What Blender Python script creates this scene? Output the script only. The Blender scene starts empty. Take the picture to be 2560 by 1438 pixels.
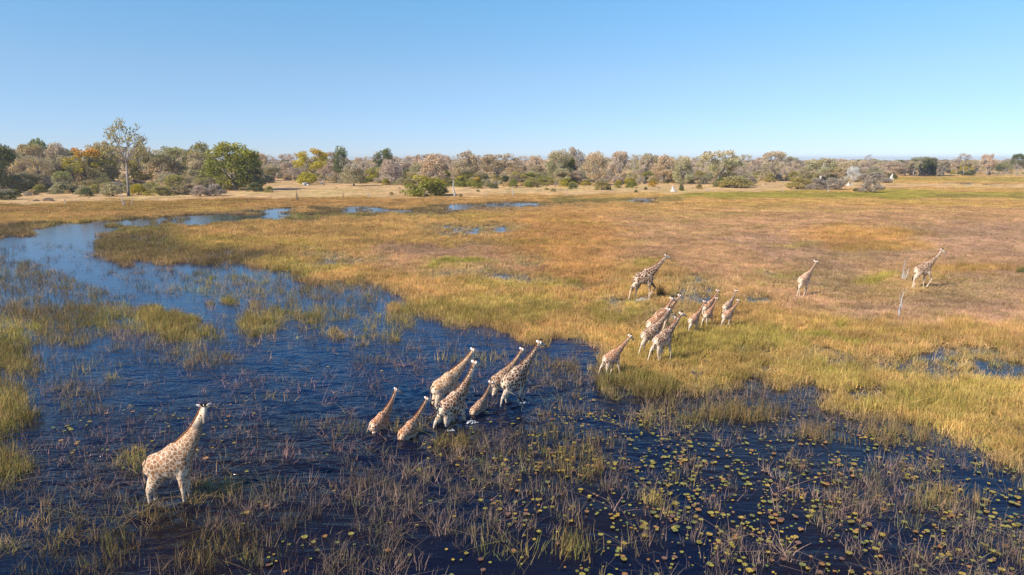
import bpy, math, random
import numpy as np
from mathutils import Vector, Matrix
R = math.radians
S = bpy.context.scene
COL = S.collection

# ------------------------------------------------------------ camera, sky, sun, exposure
CAM_H, PITCH, FPX = 13.0, 10.6, 1707.0
cd = bpy.data.cameras.new('camera'); cam = bpy.data.objects.new('camera', cd); COL.objects.link(cam)
cd.sensor_width = 36; cd.lens = 36 * FPX / 2560; cd.clip_start = 0.5; cd.clip_end = 30000
cam.location = (0, 0, CAM_H); cam.rotation_euler = (R(90 - PITCH), 0, 0); S.camera = cam
SUN_EL, SUN_DIR = 38.0, (-0.84, -0.54)
W = bpy.data.worlds.new('World'); S.world = W; W.use_nodes = True
nt = W.node_tree; nt.nodes.clear()
sky = nt.nodes.new('ShaderNodeTexSky'); sky.sky_type = 'NISHITA'; sky.sun_disc = False
sky.sun_elevation = R(SUN_EL); sky.sun_rotation = math.atan2(SUN_DIR[0], SUN_DIR[1])
sky.altitude = 0; sky.air_density = 0.6; sky.dust_density = 0.0; sky.ozone_density = 6.0
bg = nt.nodes.new('ShaderNodeBackground'); bg.inputs[1].default_value = 0.1
wo = nt.nodes.new('ShaderNodeOutputWorld'); 
geo = nt.nodes.new('ShaderNodeTexCoord'); sz_ = nt.nodes.new('ShaderNodeSeparateXYZ'); nt.links.new(geo.outputs['Generated'], sz_.inputs[0])
rp = nt.nodes.new('ShaderNodeValToRGB'); el = rp.color_ramp.elements; nt.links.new(sz_.outputs[2], rp.inputs[0])
for p_, c_ in ((.02, (1.02, .94, .97)), (.115, (1.5, 1.36, 1.14)), (.22, (1.5, 1.8, 1.5)), (.65, (.7, 1.25, 1.9))):
    e_ = el.new(p_); e_.color = c_ + (1,)
el.remove(el[0]); el.remove(el[-1])
gm = nt.nodes.new('ShaderNodeMix'); gm.data_type = 'RGBA'; gm.blend_type = 'MULTIPLY'; gm.inputs[0].default_value = 1
nt.links.new(sky.outputs[0], gm.inputs[6]); nt.links.new(rp.outputs[0], gm.inputs[7]); nt.links.new(gm.outputs[2], bg.inputs[0])
nt.links.new(bg.outputs[0], wo.inputs[0])
sl = bpy.data.lights.new('sun', 'SUN'); sl.energy = 5.0; sl.angle = R(0.5); sl.color = (1.0, 0.90, 0.76)
so = bpy.data.objects.new('sun', sl); COL.objects.link(so)
ce = math.cos(R(SUN_EL)); n_ = math.hypot(*SUN_DIR)
sd = Vector((SUN_DIR[0] / n_ * ce, SUN_DIR[1] / n_ * ce, math.sin(R(SUN_EL))))
so.rotation_euler = sd.to_track_quat('Z', 'Y').to_euler(); so.location = sd * 100
S.view_settings.view_transform = 'Standard'; S.view_settings.look = 'None'
S.view_settings.exposure = 0.42; S.view_settings.gamma = 1.0
S.cycles.max_bounces = 5; S.cycles.diffuse_bounces = 2; S.cycles.glossy_bounces = 2
S.cycles.transparent_max_bounces = 4

# ------------------------------------------------------------ ground plane <-> photograph coordinates (2560 x 1438)
sp, cp = math.sin(R(PITCH)), math.cos(R(PITCH))
def ground(px, py, z=0.0):
    dx = (px - 1280) / FPX; dy = (719 - py) / FPX
    d = Vector((dx, cp + dy * sp, -sp + dy * cp)); t = (z - CAM_H) / d.z
    return Vector((d.x * t, d.y * t, z))
def to_px(X, Y, Z=0.0):
    dz = Z - CAM_H
    f = Y * cp - dz * sp; u = Y * sp + dz * cp
    return 1280 + FPX * X / f, 719 - FPX * u / f

# ------------------------------------------------------------ noise
def vnoise(x, y, seed=0):
    xi = np.floor(x).astype(np.int64); yi = np.floor(y).astype(np.int64)
    fx = x - xi; fy = y - yi; fx = fx * fx * (3 - 2 * fx); fy = fy * fy * (3 - 2 * fy)
    def h(a, b):
        n = (a * 374761393 + b * 668265263 + seed * 1442695041) & 0x7fffffff
        n = ((n ^ (n >> 13)) * 1274126177) & 0x7fffffff
        return ((n ^ (n >> 16)) & 0xffff) / 65535.0
    return (h(xi, yi) * (1 - fx) + h(xi + 1, yi) * fx) * (1 - fy) + (h(xi, yi + 1) * (1 - fx) + h(xi + 1, yi + 1) * fx) * fy
def fbm(x, y, seed=0, o=3):
    s = 0; a = 1; t = 0
    for k in range(o):
        s = s + a * vnoise(x * 2 ** k, y * 2 ** k, seed + k * 17); t += a; a *= 0.5
    return s / t
def sstep(a, b, x):
    t = np.clip((x - a) / (b - a), 0, 1); return t * t * (3 - 2 * t)

# ------------------------------------------------------------ what grows where (albedo colours, height of growth)
C = dict(
 gold=((.56, .35, .125), .72), golddk=((.50, .30, .105), .7), olive=((.47, .34, .10), .68), green=((.38, .315, .07), .58),
 drab=((.54, .33, .17), .42), purple=((.47, .295, .175), .38), orange=((.56, .315, .115), .6), pale=((.68, .45, .21), .35),
 reed=((.26, .18, .075), .8), reedp=((.225, .16, .115), .72), reedg=((.33, .245, .08), .75), straw=((.50, .34, .14), .5), fine=((.25, .165, .14), .5), lush=((.54, .355, .12), .5))
# (kind of outline, outline, softness, cover, dryness, growth)
L = []
def P(pts, soft, cov, dry, t): L.append(('p', np.array(pts, float), soft, cov, dry, t))
def E(cx, cy, rx, ry, soft, cov, dry, t): L.append(('e', (cx, cy, rx, ry), soft, cov, dry, t))
# far dry land and the meadow
P([(-900,380),(3500,380),(3500,525),(2560,520),(1400,512),(1180,520),(1050,530),(820,535),(600,532),(470,536),(300,552),(150,562),(60,588),(-60,612),(-900,680)], 10, 1, 1.1, 'gold')
P([(-900,380),(3500,380),(3500,440),(2560,442),(2250,440),(2200,470),(1900,480),(1500,485),(1000,494),(700,500),(400,505),(-100,512),(-900,540)], 10, .8, 1.15, 'pale')
P([(-200,508),(120,512),(330,500),(640,496),(880,494),(1100,500),(1400,502),(1500,508),(1200,513),(700,518),(300,530),(-100,545)], 8, .95, 1.05, 'golddk')
P([(225,590),(300,560),(480,556),(700,548),(900,540),(1050,536),(1180,526),(1400,514),(1600,505),(2560,495),(3500,490),(3500,960),(2560,893),(2350,888),(2140,872),(1900,880),(1650,900),(1480,860),(1340,862),(1200,832),(1060,795),(1000,762),(960,722),(850,712),(760,700),(640,672),(520,650),(370,655),(290,660),(240,625)], 26, 1, 1.0, 'gold')
P([(1320,868),(1480,862),(1520,900),(1500,960),(1600,985),(1700,985),(1900,962),(2080,975),(2040,1010),(2200,1062),(2400,1112),(2560,1165),(3300,1300),(3300,880),(1600,820)], 50, .84, .86, 'lush')
# colours inside the meadow
E(350, 615, 150, 36, 60, .75, .5, 'reed'); E(580, 645, 130, 20, 40, .6, .4, 'reed'); E(330, 575, 100, 14, 8, .9, .8, 'reedg')
E(1240, 640, 330, 42, 26, .95, .95, 'drab'); E(1500, 610, 300, 30, 26, .95, 1, 'drab')
P([(1500,545),(2000,520),(2700,515),(3500,515),(3500,900),(2560,880),(2200,860),(2000,820),(1900,740),(1750,700),(1600,640),(1480,590)], 60, .97, 1, 'drab')
P([(1800,600),(2300,560),(2700,560),(2700,640),(2300,650),(1950,660)], 25, .95, 1, 'purple')
E(1350, 640, 130, 26, 20, .9, 1, 'purple'); E(1050, 620, 120, 20, 14, .9, .95, 'purple')
E(2300, 780, 240, 40, 25, .95, 1, 'purple'); E(2080, 690, 90, 45, 22, .95, 1, 'purple'); E(2450, 720, 120, 60, 25, .95, 1, 'purple')
E(1400, 600, 150, 75, 90, .97, 1, 'orange'); E(1460, 690, 80, 60, 70, .97, 1, 'orange'); E(2150, 590, 160, 22, 18, .97, 1, 'orange')
E(2200, 620, 130, 14, 14, .97, 1, 'golddk'); E(2420, 680, 150, 14, 14, .97, 1, 'golddk')
P([(1900,770),(2200,800),(2700,830),(2700,880),(2200,865),(1950,840)], 45, 1, 1, 'gold')
E(1230, 780, 190, 38, 22, 1, .98, 'olive'); E(780, 665, 110, 20, 12, 1, .97, 'olive'); E(1150, 662, 90, 11, 9, 1, .97, 'green')
E(1000, 600, 260, 18, 14, 1, .98, 'gold'); E(640, 590, 200, 22, 14, 1, .95, 'gold'); E(1320, 715, 170, 16, 12, .95, .97, 'olive')
E(1560, 790, 90, 22, 14, 1, .97, 'olive'); E(1620, 660, 50, 10, 9, 1, 1, 'olive'); E(2200, 700, 60, 7, 7, 1, 1, 'olive')
E(1850, 850, 170, 26, 20, .9, .9, 'olive'); E(1700, 860, 90, 30, 12, .95, .9, 'olive'); E(2120, 840, 90, 9, 8, 1, 1, 'green')
E(2320, 1010, 190, 36, 30, .88, .85, 'olive'); E(2080, 930, 110, 26, 20, .9, .85, 'olive'); E(1580, 965, 90, 28, 12, .85, .8, 'reedg')
# bands of the far grassland on the right
P([(1700,482),(2100,480),(2250,476),(2560,482),(3400,490),(3400,506),(2560,500),(2100,498),(1650,496)], 8, 1, 1, 'green')
P([(2210,444),(2560,444),(3400,452),(3400,462),(2560,456),(2230,452)], 5, 1, 1, 'olive')
P([(2230,458),(2560,460),(3400,466),(3400,474),(2560,472),(2200,468)], 5, 1, 1.05, 'pale')
P([(1400,507),(1700,504),(2560,506),(3400,512),(3400,518),(2560,514),(1500,514)], 6, 1, 1, 'gold')
P([(1400,496),(1540,496),(1700,498),(1700,505),(1500,507),(1340,510)], 5, 1, .9, 'reedg')
P([(2350,488),(2560,490),(2900,492),(2900,498),(2560,498),(2350,495)], 4, .9, .9, 'reedg')
# small open wet places in the meadow
for a in [(1185,575,110,12,.45),(860,650,90,9,.45),(800,632,60,5,.5),(1180,688,130,9,.35),(1290,702,90,9,.45),(1330,650,40,8,.6),(1740,730,60,34,.42),(1690,790,60,20,.5),
          (1890,748,30,9,.3),(2005,846,22,9,.3),(2390,890,180,6,.3),(2200,878,70,6,.25),(2060,905,70,12,.4),(2420,930,160,26,.5),(2540,915,70,12,.4),(1560,765,60,9,.5),
          (1950,690,60,8,.75),(2150,972,100,7,.08),(2545,1075,40,8,.3),(1480,720,70,6,.7),(1640,700,40,5,.7),(1990,610,70,6,.7),(1870,870,110,4,.4),(1660,820,60,12,.35)]:
    E(a[0], a[1], a[2] * 1.1, a[3] * 1.25, max(5, a[3] * .9), min(.92, a[4] * .9 + .33), .45, 'straw')
for a in [(2390,890,230,9,7,.25,.1),(2450,932,150,20,20,.45,.25),(2230,902,130,13,12,.42,.25),(2140,973,110,7,6,.12,0),(1745,742,60,28,22,.62,.35),(1690,795,55,14,12,.6,.3),(1895,748,28,7,5,.5,.3)]:
    E(*a, 'straw')
# open channel
P([(-600,720),(-100,622),(60,592),(150,566),(290,566),(235,600),(215,640),(270,672),(400,665),(520,668),(640,700),(560,735),(600,780),(700,832),(900,850),(1060,832),(1340,866),(1490,868),(1490,930),(1300,930),(900,950),(700,930),(620,880),(500,800),(380,740),(240,700),(120,668),(-100,650),(-600,800)], 10, .07, 0, 'reedp')
for a in [(240,562,150,8),(550,548,130,12),(700,536,60,10),(620,543,170,8),(920,527,125,10),(1165,519,60,8),(1300,512,60,6),(1230,515,140,5),(1612,501,45,5),(715,499,24,2.5),(2150,444,0,0),(2330,441,60,1.6),(2480,460,110,1.2),(1430,507,80,1.5)]:
    if a[2]: E(a[0], a[1], a[2], a[3], max(2, a[3] * .5), .08, 0, 'reed')
E(400, 548, 110, 7, 5, .75, .3, 'reed'); E(800, 528, 40, 9, 6, .8, .3, 'reed'); E(1075, 522, 45, 8, 6, .8, .3, 'reed')
E(820, 541, 120, 5, 5, .8, .6, 'reedg'); P([(-300,575),(60,560),(150,553),(90,575),(0,600),(-300,660)], 6, .85, .5, 'reed')
P([(250,930),(520,920),(700,930),(1300,900),(1490,880),(1430,960),(1400,1040),(1180,1100),(900,1120),(620,1240),(430,1230),(120,1240),(80,1080),(130,980)], 30, .115, 0, 'fine')
# reed beds on the left
P([(-700,640),(0,640),(100,660),(220,705),(310,745),(370,805),(340,835),(210,765),(175,830),(120,850),(130,900),(60,960),(0,980),(-700,980)], 22, .8, 0, 'reed')
E(110, 765, 170, 52, 34, .8, .1, 'reed'); E(20, 880, 80, 50, 16, .8, .3, 'reedg'); E(20, 820, 100, 24, 12, .75, .3, 'olive')
E(10, 1020, 80, 60, 16, .85, .4, 'reedg'); E(0, 1160, 70, 42, 16, .75, .3, 'reedg'); E(-100, 1000, 90, 250, 20, .7, .3, 'reedg')
E(405, 806, 66, 36, 14, .96, .5, 'reedg'); E(480, 838, 55, 18, 10, .8, .3, 'reedg'); E(290, 800, 75, 34, 22, .5, 0, 'reedg')
E(660, 798, 74, 36, 14, .86, .3, 'reedg'); E(560, 744, 40, 13, 7, .95, .5, 'reedg'); E(650, 745, 70, 15, 10, .75, .2, 'reedg')
E(505, 900, 100, 25, 14, .6, 0, 'reed'); E(240, 940, 45, 22, 10, .55, .1, 'reedg'); E(200, 970, 90, 30, 20, .3, 0, 'reedp')
E(560, 700, 130, 22, 18, .55, 0, 'reedg'); E(400, 700, 90, 12, 12, .5, 0, 'reed'); E(700, 690, 80, 12, 12, .6, .1, 'reedg'); E(830, 735, 150, 28, 24, .6, .2, 'reed'); E(960, 800, 130, 28, 26, .55, .2, 'reedg')
E(800, 800, 90, 22, 18, .42, 0, 'reedg'); E(870, 838, 55, 12, 6, .85, .2, 'straw'); E(740, 770, 110, 22, 16, .6, .1, 'reed'); E(480, 730, 90, 14, 12, .5, 0, 'reedg'); E(170, 860, 90, 40, 26, .5, 0, 'reed'); E(1010, 825, 45, 12, 6, .7, .2, 'reedg')
E(420, 690, 45, 14, 10, .35, 0, 'reedp'); E(330, 860, 120, 25, 18, .25, 0, 'reedp'); E(700, 860, 90, 12, 8, .2, 0, 'straw')
E(950, 890, 130, 24, 24, .13, 0, 'reedp'); E(1180, 895, 90, 18, 20, .16, 0, 'reedg'); E(1110, 940, 0.01, 0.01, 1, 0, 0, 'reed')
E(765, 1050, 30, 16, 8, .5, 0, 'reed'); E(690, 1000, 60, 12, 12, .3, 0, 'reedg'); E(200, 1010, 40, 30, 14, .4, 0, 'reed')
E(1400, 930, 60, 22, 16, .4, 0, 'reed'); E(1450, 960, 70, 25, 18, .35, 0, 'reedp')
# thin reeds over the dark lily water
P([(1380,940),(1500,985),(1700,990),(1900,966),(2040,985),(2060,1030),(2250,1075),(2560,1180),(3200,1300),(3200,1700),(900,1700),(1150,1250),(1250,1050)], 40, .23, 0, 'reedp')
P([(600,1230),(900,1170),(1500,1120),(1600,1438),(1600,1700),(300,1700)], 40, .20, 0, 'reedp')
E(1440, 1140, 130, 60, 30, .3, 0, 'reed'); E(1400, 1390, 200, 50, 30, .42, 0, 'reedg'); E(1240, 1430, 120, 40, 24, .35, 0, 'reed')
E(1690, 1240, 50, 60, 20, .5, 0, 'reedg'); E(1620, 1330, 120, 25, 20, .32, 0, 'reedp'); E(1620, 1060, 90, 30, 24, .35, 0, 'reed')
E(1800, 1040, 160, 26, 24, .42, 0, 'reed'); E(2150, 1100, 170, 36, 26, .42, 0, 'reed'); E(2450, 1230, 160, 60, 30, .45, 0, 'reed')
E(2400, 1380, 160, 60, 30, .28, 0, 'reedp'); E(1040, 1080, 60, 22, 14, .3, 0, 'reedg'); E(1130, 1110, 60, 25, 14, .5, 0, 'reed')
E(120, 1370, 220, 100, 40, .3, 0, 'reed'); E(20, 1330, 120, 50, 30, .4, 0, 'straw'); E(420, 1300, 110, 30, 25, .25, 0, 'reed')
E(560, 1400, 150, 50, 30, .3, 0, 'reed'); E(340, 1160, 60, 25, 14, .5, 0, 'reedg'); E(560, 1215, 60, 25, 16, .4, 0, 'reedg')
E(850, 1080, 40, 25, 14, .35, 0, 'reed'); E(720, 1130, 60, 25, 20, .25, 0, 'reedp'); E(960, 1200, 120, 40, 30, .28, 0, 'reedp')

TYPES = list(C)
def fields(X, Y):
    X = np.asarray(X, float); Y = np.asarray(Y, float)
    px, py = to_px(X, Y)
    py = np.maximum(py, 400)
    sc = np.clip((py - 400) / 300, .06, 1.4)
    wx = (fbm(px / 70, py / (26 * sc + 4), 3) - .5) * 60 * (.4 + .6 * sc) * 1.6
    wy = (fbm(px / 70 + 40, py / (26 * sc + 4), 9) - .5) * 34 * sc * 1.6
    qx = px + wx; qy = py + wy
    cov = np.full(X.shape, .07); dry = np.zeros(X.shape)
    col = np.empty(X.shape + (3,)); col[:] = C['reedp'][0]; hgt = np.full(X.shape, C['reedp'][1])
    for kind, g, soft, cv, dr, t in L:
        if kind == 'e':
            cx, cy, rx, ry = g
            e = np.sqrt(((qx - cx) / rx) ** 2 + ((qy - cy) / ry) ** 2)
            m = 1 - sstep(1 - soft / max(ry, soft) * .5, 1 + soft / max(ry, soft) * .5, e) if ry > 1 else 0 * e
        else:
            n = len(g); d2 = np.full(X.shape, 1e12); ins = np.zeros(X.shape, bool)
            for i in range(n):
                ax, ay = g[i]; bx, by = g[(i + 1) % n]
                ex, ey = bx - ax, (by - ay) * 2
                vx, vy = qx - ax, (qy - ay) * 2
                tt = np.clip((vx * ex + vy * ey) / (ex * ex + ey * ey), 0, 1)
                d2 = np.minimum(d2, (vx - ex * tt) ** 2 + (vy - ey * tt) ** 2)
                c1 = (ay > qy) != (by > qy)
                with np.errstate(divide='ignore', invalid='ignore'):
                    xx = (bx - ax) * (qy - ay) / (by - ay) + ax
                ins ^= c1 & (qx < xx)
            dd = np.sqrt(d2) * np.where(ins, 1, -1)
            m = sstep(-soft, soft, dd)
        cov = cov * (1 - m) + cv * m; dry = dry * (1 - m) + dr * m
        c_, h_ = C[t]
        col = col * (1 - m[..., None]) + np.array(c_) * m[..., None]; hgt = hgt * (1 - m) + h_ * m
    return px, py, cov, dry, col, hgt
def patches(X, Y, col):
    n1 = fbm(X / 7 + 3, Y / 7, 21); n2 = fbm(X / 2.2, Y / 2.2, 33); n3 = fbm(X / 18, Y / 18, 5)
    k = (.72 + .56 * n1)[..., None] * (.70 + .6 * n2)[..., None]
    c = col * k
    n4 = fbm(X / .9, Y / .9, 44, 2); k = k * (.8 + .4 * n4)[..., None]; c = col * k
    g = np.clip((n3 - .52) * 3, 0, .6)[..., None]
    return c * (1 - g) + c * np.array([.86, .98, .72]) * g

# ------------------------------------------------------------ helpers
def tag(o, label=None, cat=None, group=None, kind=None):
    if label: o['label'] = label
    if cat: o['category'] = cat
    if group: o['group'] = group
    if kind: o['kind'] = kind
    return o
def mesh_np(name, V, F, mats=(), mi=None, smooth=False):
    me = bpy.data.meshes.new(name)
    V = np.asarray(V, np.float32)
    if isinstance(F, np.ndarray):
        k = F.shape[1]; nf = len(F)
        me.vertices.add(len(V)); me.vertices.foreach_set('co', V.ravel())
        me.loops.add(nf * k); me.loops.foreach_set('vertex_index', F.astype(np.int32).ravel())
        me.polygons.add(nf); me.polygons.foreach_set('loop_start', np.arange(0, nf * k, k, dtype=np.int32))
        me.update(calc_edges=True)
    else:
        me.from_pydata([tuple(map(float, v)) for v in V], [], F)
    for m in mats: me.materials.append(m)
    if mi is not None: me.polygons.foreach_set('material_index', np.asarray(mi, np.int32))
    me.polygons.foreach_set('use_smooth', [smooth] * len(me.polygons))
    me.validate(); return me
def link(name, me, parent=None, loc=None):
    o = bpy.data.objects.new(name, me); COL.objects.link(o)
    if parent: o.parent = parent
    if loc is not None: o.location = loc
    return o
def attr(me, name, data, kind='FLOAT', dom='POINT'):
    a = me.attributes.new(name, kind, dom)
    a.data.foreach_set('vector' if kind == 'FLOAT_VECTOR' else 'value', np.asarray(data, np.int32 if kind == 'INT' else np.float32).ravel())
def new_mat(name):
    m = bpy.data.materials.new(name); m.use_nodes = True; m.node_tree.nodes.clear()
    return m, m.node_tree
def N(t, typ, **kw):
    n = t.nodes.new(typ)
    for k, v in kw.items():
        if k.startswith('i_'):
            key = k[2:]; n.inputs[int(key) if key.isdigit() else key].default_value = v
        else: setattr(n, k, v)
    return n
def math_(t, op, a, b=None):
    n = N(t, 'ShaderNodeMath', operation=op)
    for i, v in enumerate((a, b)):
        if v is None: continue
        if isinstance(v, (int, float)): n.inputs[i].default_value = v
        else: t.links.new(v, n.inputs[i])
    return n.outputs[0]
def mixc(t, fac, a, b, mode='MIX'):
    n = N(t, 'ShaderNodeMix', data_type='RGBA', blend_type=mode, clamp_factor=True)
    for i, v in ((0, fac), (6, a), (7, b)):
        if isinstance(v, (int, float)): n.inputs[i].default_value = v
        elif isinstance(v, tuple): n.inputs[i].default_value = v + (1,) if len(v) == 3 else v
        else: t.links.new(v, n.inputs[i])
    return n.outputs[2]
def ramp(t, x, pts):
    n = N(t, 'ShaderNodeValToRGB'); e = n.color_ramp.elements
    while len(e) < len(pts): e.new(.5)
    for el, (p, c) in zip(e, pts): el.position = p; el.color = (c, c, c, 1) if isinstance(c, float) else c + (1,)
    t.links.new(x, n.inputs[0]); return n.outputs[0]
def scalev(t, col, f):
    n = N(t, 'ShaderNodeVectorMath', operation='SCALE'); t.links.new(col, n.inputs[0])
    if isinstance(f, (int, float)): n.inputs['Scale'].default_value = f
    else: t.links.new(f, n.inputs['Scale'])
    return n.outputs[0]
def finish(t, col, rough=.8, spec=.2, bump=None, trans=0):
    p = N(t, 'ShaderNodeBsdfPrincipled'); p.inputs['Roughness'].default_value = rough; p.inputs['Specular IOR Level'].default_value = spec
    if isinstance(col, tuple): p.inputs['Base Color'].default_value = col + (1,)
    else: t.links.new(col, p.inputs['Base Color'])
    if bump is not None: t.links.new(bump, p.inputs['Normal'])
    out = N(t, 'ShaderNodeOutputMaterial'); sh = p.outputs[0]
    if trans:
        tr = N(t, 'ShaderNodeBsdfTranslucent')
        if isinstance(col, tuple): tr.inputs[0].default_value = col + (1,)
        else: t.links.new(col, tr.inputs[0])
        mx = N(t, 'ShaderNodeMixShader'); mx.inputs[0].default_value = trans
        t.links.new(p.outputs[0], mx.inputs[1]); t.links.new(tr.outputs[0], mx.inputs[2]); sh = mx.outputs[0]
    t.links.new(sh, out.inputs[0]); return p
def simple(name, col, rough=.8, var=.25, scale=6.0, spec=.2):
    m, t = new_mat(name)
    tc = N(t, 'ShaderNodeTexCoord'); nz = N(t, 'ShaderNodeTexNoise', i_Scale=scale, i_Detail=3.0); t.links.new(tc.outputs['Object'], nz.inputs[0])
    f = math_(t, 'MULTIPLY_ADD', nz.outputs[0], var * 2); f.node.inputs[2].default_value = 1 - var
    c = N(t, 'ShaderNodeRGB'); c.outputs[0].default_value = col + (1,)
    finish(t, scalev(t, c.outputs[0], f), rough, spec); return m

# ------------------------------------------------------------ terrain and water
def make_terrain():
    rows, cols = 460, 330
    yy = 12 * (6000 / 12) ** (np.arange(rows) / (rows - 1)) - 6
    s = np.linspace(-1, 1, cols)
    Y = np.repeat(yy[:, None], cols, 1); X = s[None, :] * (yy[:, None] * 1.05 + 22)
    px, py, cov, dry, col, hgt = fields(X, Y)
    n = fbm(X / 3, Y / 3, 7) - .5; n2 = fbm(X / 14, Y / 14, 8) - .5
    Z = -.55 + .60 * np.clip(dry, 0, 1.15) + n * .11 * np.clip(dry, .3, 1) + n2 * .12 * np.clip(dry, .3, 1)
    Z = Z + np.clip((Y - 330) / 900, 0, 1) * .8 * (dry > .7)
    V = np.stack([X, Y, Z], -1).reshape(-1, 3)
    i = np.arange(rows - 1)[:, None] * cols + np.arange(cols - 1)[None, :]
    F = np.stack([i, i + 1, i + cols + 1, i + cols], -1).reshape(-1, 4)
    me = mesh_np('ground', V, F, [MAT['ground']], smooth=True)
    c = patches(X, Y, col) * .95
    attr(me, 'gcol', c.reshape(-1, 3), 'FLOAT_VECTOR')
    tag(link('ground', me), kind='structure')
    # water sheet: coarse fields, fine waves
    def grid(rows, cols):
        yy = 12 * (900 / 12) ** (np.arange(rows) / (rows - 1)) - 6
        Y = np.repeat(yy[:, None], cols, 1); return np.linspace(-1, 1, cols)[None, :] * (yy[:, None] * 1.0 + 21), Y
    X, Y = grid(200, 160); px, py, cov, dry, col, hgt = fields(X, Y)
    chop = np.exp(-((px - 1000) / 700) ** 2 - ((py - 960) / 150) ** 2) + .8 * np.exp(-((px - 400) / 420) ** 2 - ((py - 1150) / 190) ** 2)
    chop = np.clip(.16 + chop, 0, 1) * np.clip(1.15 - cov * 1.2, .2, 1) * np.clip(1.25 - Y / 90, .08, 1)
    clear = sstep(1180, 760, py) * sstep(1700, 1300, px) * sstep(560, 640, py)  # mask for the sky reflection blue painted into the channel water colour
    rows, cols = 860, 520
    def up(a):
        r0 = np.linspace(0, a.shape[0] - 1, rows); i0 = np.minimum(r0.astype(int), a.shape[0] - 2); fr = (r0 - i0)[:, None]; a = a[i0] * (1 - fr) + a[i0 + 1] * fr
        c0 = np.linspace(0, a.shape[1] - 1, cols); j0 = np.minimum(c0.astype(int), a.shape[1] - 2); fc = (c0 - j0)[None, :]; return a[:, j0] * (1 - fc) + a[:, j0 + 1] * fc
    X, Y = grid(rows, cols); chop = up(chop); clear = up(clear)
    Z = 0 * X
    for ang, wl, amp, sd in ((66, 1.25, .034, 1), (82, .9, .022, 2), (52, 1.9, .038, 3), (98, 2.8, .03, 4)):
        a_ = R(ang); ph = 6.283 / wl * (X * math.cos(a_) + Y * math.sin(a_)) + 7 * fbm(X / 4, Y / 4, sd, 2)
        Z += amp * np.sin(ph) * fbm(X / 3 + 9, Y / 3, sd + 7, 2) * chop
    for gx, gy in ((420, 1250), (950, 1075), (1022, 1093), (1108, 1010), (1130, 1060), (1196, 1032), (1252, 985), (1284, 1004), (1526, 938)):
        g = ground(gx, gy); rr = np.hypot(X - g.x, Y - g.y)
        Z += .05 * np.exp(-rr / 2.6) * np.sin(6.283 * rr / .75 + 3 * fbm(X, Y, 3, 2)) * np.clip(rr, 0, 1)
    Z *= np.clip(1.6 - Y / 70, 0, 1); Z -= .01
    i = np.arange(rows - 1)[:, None] * cols + np.arange(cols - 1)[None, :]
    F = np.stack([i, i + 1, i + cols + 1, i + cols], -1).reshape(-1, 4)
    me = mesh_np('water', np.stack([X, Y, Z], -1).reshape(-1, 3), F, [MAT['water']], smooth=True)
    attr(me, 'chop', chop.ravel()); attr(me, 'clear', clear.ravel())
    tag(link('water', me), kind='structure')

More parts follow.
